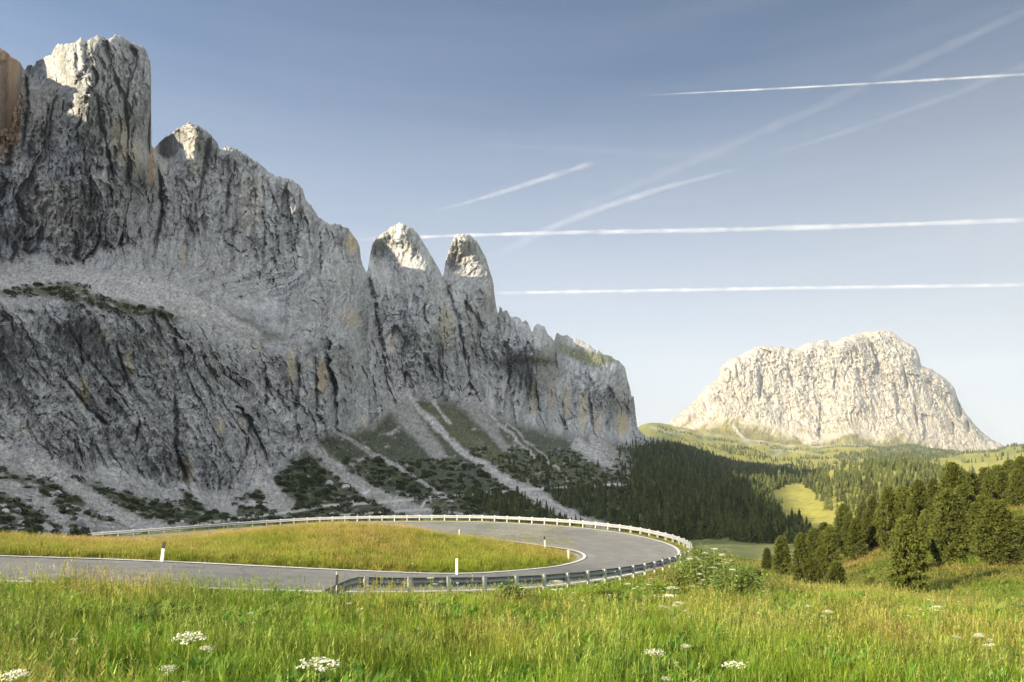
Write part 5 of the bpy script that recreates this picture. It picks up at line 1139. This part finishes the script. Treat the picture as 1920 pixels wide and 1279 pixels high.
# ------------------------------------------------------------------ umbel flowers
def umbel_meshes(seed, h=.9, R=.10, heads=1):
    rng = np.random.default_rng(seed); st = MB(); hds = []
    st.tube([(0, 0, -.05), (.01, .01, h * .5), (0, 0, h)], [.006, .005, .004], 5)
    hp = [(np.array([0, 0, h]), R)]
    for k in range(heads - 1):
        a = rng.uniform(0, 6.28); L = rng.uniform(.12, .22); z0 = h * rng.uniform(.55, .75); tip = np.array([math.cos(a) * L, math.sin(a) * L, h * rng.uniform(.78, .95)])
        st.tube([(0, 0, z0), tuple(tip)], [.004, .003], 4); hp.append((tip, R * rng.uniform(.45, .7)))
    for (c, rr) in hp:
        V, Fc, Cc = [], [], []
        for k in range(18):
            a = k * 2.4; r = rr * math.sqrt((k + .5) / 18); dome = .35 * rr * (1 - (r / rr) ** 2); q = c + np.array([math.cos(a) * r, math.sin(a) * r, .30 * rr + dome * .6 + rng.normal(0, .004)])
            st.tube([tuple(c), tuple(q)], [.0016, .0012], 3, False)
            for j in range(11):
                e = q + rng.normal(0, 1, 3) * np.array([.17, .17, .05]) * rr; s = rr * .075; b = len(V); az = rng.uniform(0, 6.28)
                nx = np.array([math.cos(az), math.sin(az), rng.normal(0, .3)]) * s; ny = np.array([-math.sin(az), math.cos(az), rng.normal(0, .3)]) * s
                V += [e - nx, e - ny, e + nx, e + ny]; Fc.append((b, b + 1, b + 2, b + 3)); w = rng.uniform(.85, 1.1); Cc += [(w, w, w * .95)] * 4
        hd = mesh_np("flower_head", np.array(V), np.array(Fc), np.array(Cc), smooth=False); hd.materials.append(M_petal); hds.append(hd)
    for k in range(5):
        a = rng.uniform(0, 6.28); z = h * rng.uniform(.15, .6); st.cur = (1, 1, 1)
        L = .16; d = Vector((math.cos(a), math.sin(a), .4)); s = Vector((-math.sin(a), math.cos(a), 0)); p = Vector((0, 0, z)); st.add([p, p + d * L * .5 + s * .04, p + d * L, p + d * L * .5 - s * .04], [(0, 1, 2, 3)])
    sm = st.mesh("flower_stem"); sm.materials.append(M_stem); return hds, sm
UMB = [umbel_meshes(91, .95, .115, 1), umbel_meshes(92, .9, .10, 2), umbel_meshes(93, .8, .075, 3), umbel_meshes(94, .7, .06, 2)]
FLOW = [  # px, py of the head, width px, distance, variety, label
 (335, 1206, 62, 4.6, 0, "wide flat white umbel flower in the left foreground"), (378, 1229, 28, 4.9, 3, "small white umbel just right of the wide left foreground one"), (303, 1260, 30, 4.4, 3, "small pale umbel low in the grass below the wide left one"),
 (572, 1262, 84, 3.7, 0, "largest white umbel at the bottom edge left of centre"), (24, 1272, 46, 3.9, 0, "white umbel cut by the bottom left corner"), (1396, 1264, 48, 4.6, 1, "bright white umbel at the bottom edge right of centre"),
 (1222, 1236, 42, 5.0, 1, "faded greenish umbel on a thick stalk near the bottom right of centre"), (1288, 1220, 22, 6.5, 3, "small white umbel above the faded greenish one"), (1262, 1106, 26, 16, 0, "uppermost of the stacked white umbels in front of the big bush"),
 (1258, 1120, 28, 15, 1, "second of the stacked white umbels in front of the big bush"), (1270, 1133, 22, 14, 2, "pale yellow umbel low in the stack before the big bush"), (810, 1086, 18, 20, 2, "pale umbel rising in front of the barrier's third gap"),
 (1040, 1092, 24, 21, 2, "cream umbel rising in front of the barrier right of the small bush"), (688, 1100, 12, 21, 3, "tiny white umbel in front of the barrier's left end"), (1555, 1148, 20, 15, 1, "white umbel in the right meadow below the low dark pine"), (1760, 1140, 18, 17, 2, "cream umbel at the meadow edge under the broad pines"),
 (1860, 1214, 16, 9, 3, "small white umbel far right in the meadow"), (1843, 1195, 20, 10, 2, "white umbel far right above the smaller one"), (140, 1200, 16, 9, 3, "tiny white umbel among tall grass near the left edge"), (655, 1132, 12, 16, 3, "tiny white umbel at the meadow top left of centre")]
def flower(px, py, wpx, d, k, lab, group=None):
    hd, sm = UMB[k]; x, y = (px - CX) / F * d, d; z = float(ground(np.array([x]), np.array([y]))[0]); zt = (HZ - py) / F * d
    hts = [.95, .9, .8, .7][k]; R = [.115, .10, .075, .06][k]; sz = max(.3, (zt - z) / hts); sx = (wpx / F * d) / (2.3 * R)
    root = link("umbel_flower", None, category="flower", label=lab); root['group'] = group or "white umbel flowers in the meadow"
    root.location = (x, y, z); root.scale = (sx, sx, sz); root.rotation_euler = (RNG.normal(0, .05), RNG.normal(0, .05), RNG.uniform(0, 6.28))
    for h_ in hd: link("flower_head", h_, None, root)
    link("stem", sm, None, root)
for f in FLOW: flower(*f)
rf = np.random.default_rng(97)
for i in range(120):
    d = rf.uniform(9, 38); px = rf.uniform(20, 1900); x = (px - CX) / F * d
    if rf.uniform() > np.interp(px, [0, 900, 1150, 1500, 1900], [.25, .35, 1, .8, .5]): continue
    ob = np.interp(x, outr[:260, 0], outr[:260, 1]) if x < 13 else 99
    if d > ob - 1.0: continue
    z = float(ground(np.array([x]), np.array([d]))[0]); h = rf.uniform(.5, .85); py = HZ - F * (z + h) / d
    if py > 1285: continue
    flower(px, py, rf.uniform(.05, .16) / d * F, d, int(rf.integers(1, 4)), "tiny white umbel among many sprinkled over the meadow grass", "tiny umbels sprinkled over the meadow")

# ------------------------------------------------------------------ leafy shrubs beside the bend
def shrub(px, py_top, d, wpx, lab, seed, mat=M_shrub, sink=.1):
    rng = np.random.default_rng(seed); x = (px - CX) / F * d; z = float(ground(np.array([x]), np.array([d]))[0]); H = (HZ - py_top) / F * d - z; R = wpx / F * d / 2
    root = link("leafy_shrub", None, category="shrub", label=lab); root.location = (x, d, z - sink)
    V, Fc, Cc = [], [], []; st = MB(); nb = int(85 * max(1, R))
    for i in range(nb):
        a = rng.uniform(0, 6.28); rr = R * math.sqrt(rng.uniform()); top = np.array([math.cos(a) * rr, math.sin(a) * rr * .8, H * (1 - .62 * (rr / R) ** 2) * rng.uniform(.75, 1.06)]); base = top * np.array([.55, .55, 0])
        st.tube([tuple(base), tuple(base * .4 + top * .6 + np.array([0, 0, .05])), tuple(top)], [.012, .008, .004], 4, False)
        for k in range(34):
            t = rng.uniform(.12, 1.0); p = base * (1 - t) + top * t + rng.normal(0, .12, 3); az = rng.uniform(0, 6.28); L = rng.uniform(.10, .20); up = rng.uniform(-.3, .8)
            dv = np.array([math.cos(az), math.sin(az), up]); dv /= np.linalg.norm(dv); s = np.array([-math.sin(az), math.cos(az), rng.normal(0, .4)]) * L * .28; b = len(V)
            V += [p, p + dv * L * .5 + s, p + dv * L, p + dv * L * .5 - s]; Fc.append((b, b + 1, b + 2, b + 3)); c = rng.uniform(.7, 1.3) ; Cc += [(c, c, c)] * 4
    fo = mesh_np("foliage", np.array(V), np.array(Fc), np.array(Cc), smooth=False); link("foliage", fo, mat, root); sm = st.mesh("stems"); link("stems", sm, M_stem, root)
shrub(1325, 1018, 34, 190, "big dark green leafy bush with white flowers right of the barrier's bend", 101)
shrub(1385, 1050, 31, 115, "lower bluish green bush on the right flank of the big bush", 102)
shrub(1230, 1086, 30, 110, "yellow-green herb clump below the barrier left of the big bush", 103, M_grass)
shrub(957, 1086, 24, 62, "small twiggy bush rising in front of the barrier at centre", 104)
shrub(1130, 1098, 26, 90, "low leafy clump under the barrier between small bush and bend", 105, M_grass)
shrub(1810, 1030, 74, 70, "bright green round shrub between the broad pine and the wide pine", 106, M_grass, .3)
shrub(1668, 1100, 58, 110, "spreading yellow-green shrub below the largest near pine", 107, M_grass, .3)
shrub(1905, 1120, 30, 60, "dark bush at the right edge of the meadow", 108, M_shrub)
for px, py, w, d in ((1338, 1032, 14, 33.5), (1322, 1040, 12, 33), (1360, 1042, 14, 32.5), (1300, 1050, 14, 33), (1340, 1066, 14, 31), (1310, 1078, 14, 31), (1372, 1070, 14, 30), (1330, 1048, 12, 35), (1345, 1060, 16, 34), (1352, 1075, 14, 34), (1368, 1058, 10, 35), (1310, 1052, 10, 36), (1375, 1085, 12, 32), (1318, 1088, 12, 32), (1350, 1092, 10, 32), (1300, 1100, 12, 28), (1225, 1088, 12, 27), (1180, 1096, 14, 26), (1215, 1098, 12, 26)):
    flower(px, py, w, d, int(RNG.integers(1, 4)), "small white umbel growing out of the big bush by the bend", "white umbels in and around the big bush")

# ------------------------------------------------------------------ contrails, high above the haze
def mat_trail(name, alpha, power, nsc):
    m, nt, b, out = newmat(name)
    b.inputs['Base Color'].default_value = (.95, .95, .96, 1); b.inputs['Roughness'].default_value = 1; b.inputs['Specular IOR Level'].default_value = 0
    tl = N(nt, 'ShaderNodeBsdfTranslucent'); tl.inputs['Color'].default_value = (.95, .95, .96, 1)
    mx = N(nt, 'ShaderNodeMixShader'); mx.inputs[0].default_value = .5; nt.links.new(b.outputs[0], mx.inputs[1]); nt.links.new(tl.outputs[0], mx.inputs[2])
    lw = N(nt, 'ShaderNodeLayerWeight'); lw.inputs['Blend'].default_value = .5
    inv = N(nt, 'ShaderNodeMath'); inv.operation = 'SUBTRACT'; inv.inputs[0].default_value = 1.0; nt.links.new(lw.outputs['Facing'], inv.inputs[1])
    pw = N(nt, 'ShaderNodeMath'); pw.operation = 'POWER'; pw.inputs[1].default_value = power; nt.links.new(inv.outputs[0], pw.inputs[0])
    at = N(nt, 'ShaderNodeAttribute'); at.attribute_name = 'Col'; sp = N(nt, 'ShaderNodeSeparateColor'); nt.links.new(at.outputs['Color'], sp.inputs[0])
    geo = N(nt, 'ShaderNodeNewGeometry'); f = noise_fac(nt, nsc, 5, geo.outputs['Position'], .6, .3, .62, .08, 1.0)
    m1 = N(nt, 'ShaderNodeMath'); m1.operation = 'MULTIPLY'; nt.links.new(pw.outputs[0], m1.inputs[0]); nt.links.new(f, m1.inputs[1])
    m2 = N(nt, 'ShaderNodeMath'); m2.operation = 'MULTIPLY'; nt.links.new(m1.outputs[0], m2.inputs[0]); nt.links.new(sp.outputs[0], m2.inputs[1])
    m3 = N(nt, 'ShaderNodeMath'); m3.operation = 'MULTIPLY'; m3.inputs[1].default_value = alpha; m3.use_clamp = True; nt.links.new(m2.outputs[0], m3.inputs[0])
    tr = N(nt, 'ShaderNodeBsdfTransparent'); fin = N(nt, 'ShaderNodeMixShader'); nt.links.new(m3.outputs[0], fin.inputs[0]); nt.links.new(tr.outputs[0], fin.inputs[1]); nt.links.new(mx.outputs[0], fin.inputs[2])
    nt.links.new(fin.outputs[0], out.inputs['Surface']); return m
ALT = 3000.0
def contrail(pts, w0, w1, alpha, lab, fade0=.1, fade1=.0, power=2.1, lump=.15):
    n = 90; ctrl = np.array(pts, float); u = np.linspace(0, 1, len(ctrl)); t = np.linspace(0, 1, n)
    px = np.interp(t, u, ctrl[:, 0]); py = np.interp(t, u, ctrl[:, 1])
    for _ in range(4 if len(pts) > 2 else 0):
        q = np.pad(py, 6, 'reflect', reflect_type='odd'); py = np.convolve(q, np.ones(13) / 13, 'valid')
    D = ALT * F / (HZ - py); X = (px - CX) / F * D; V, C, Fc = [], [], []; m = 12
    ax = np.gradient(np.stack([X, D], 1), axis=0); ax /= np.linalg.norm(ax, axis=1)[:, None]
    for i in range(n):
        r = (w0 + (w1 - w0) * t[i]) / 2 / F * D[i] * (1 + lump * float(pn(t[i] * 38, w0, .3)) * 2)
        side = np.array([ax[i, 1], -ax[i, 0]]); col = min(1, t[i] / fade0 if fade0 else 1) * min(1, (1 - t[i]) / fade1 if fade1 else 1)
        for k in range(m):
            a = 2 * math.pi * k / m; V.append((X[i] + side[0] * math.cos(a) * r, D[i] + side[1] * math.cos(a) * r, ALT + math.sin(a) * r)); C.append((col, col, col))
    for i in range(n - 1):
        for k in range(m): Fc.append((i * m + k, i * m + (k + 1) % m, (i + 1) * m + (k + 1) % m, (i + 1) * m + k))
    link("contrail", mesh_np("contrail", np.array(V), np.array(Fc), np.array(C)), mat_trail("contrail_ice", alpha, power, .004), category="contrail", label=lab, group="aircraft contrails across the sky")
contrail([(1205, 179), (1560, 161), (1960, 137)], 2.6, 6, .38, "thin crisp contrail high at upper right, highest bright line in the sky", .25)
contrail([(660, 450), (850, 442), (1100, 435), (1450, 430), (1960, 411)], 5, 12, .28, "long ragged white contrail running from behind the spires to the right edge", .12, 0, 1.8, .35)
contrail([(915, 550), (1200, 545), (1500, 540), (1960, 534)], 7, 9, .28, "straight white contrail lowest in the sky above the far mountain", .12)
contrail([(800, 400), (900, 373), (1000, 342), (1118, 303)], 5, 13, .13, "short slanting contrail left of centre above the twin spires", .3, .08, 1.5, .4)
contrail([(915, 487), (1050, 418), (1200, 363), (1300, 338), (1390, 315)], 18, 6, .11, "curving contrail fanning out beside the right spire", .15, .3, 1.5, .3)
contrail([(1000, 432), (1200, 342), (1400, 262), (1650, 150), (1960, 2)], 18, 20, .030, "faint broad diagonal contrail reaching the top right corner", .15, 0, 1.4, .3)
contrail([(1380, 310), (1600, 243), (1800, 172), (1960, 108)], 8, 18, .026, "faint diagonal contrail below the top right corner streak", .3, 0, 1.4, .3)
contrail([(820, 268), (1050, 277), (1300, 290), (1560, 302)], 12, 18, .018, "very faint level contrail left of centre in mid sky", .2, .4, 1.4, .3)
contrail([(1220, 491), (1400, 510), (1600, 532)], 4, 6, .035, "faint thin contrail sloping down between the two long ones at right", .2, .3)

# ------------------------------------------------------------------ air
USE_HAZE = True
if USE_HAZE:
    mb = MB(); mb.box((-4000, 4400, 425), (58000, 9800, 1750)); hz = link("haze", mb.mesh("haze"), None, kind='stuff')
    m = bpy.data.materials.new("haze"); m.use_nodes = True; nt = m.node_tree; nt.nodes.clear(); o_ = nt.nodes.new('ShaderNodeOutputMaterial'); v = nt.nodes.new('ShaderNodeVolumePrincipled')
    v.inputs['Color'].default_value = (.72, .84, 1.0, 1); v.inputs['Density'].default_value = 4.2e-5; nt.links.new(v.outputs[0], o_.inputs['Volume']); hz.data.materials.append(m)
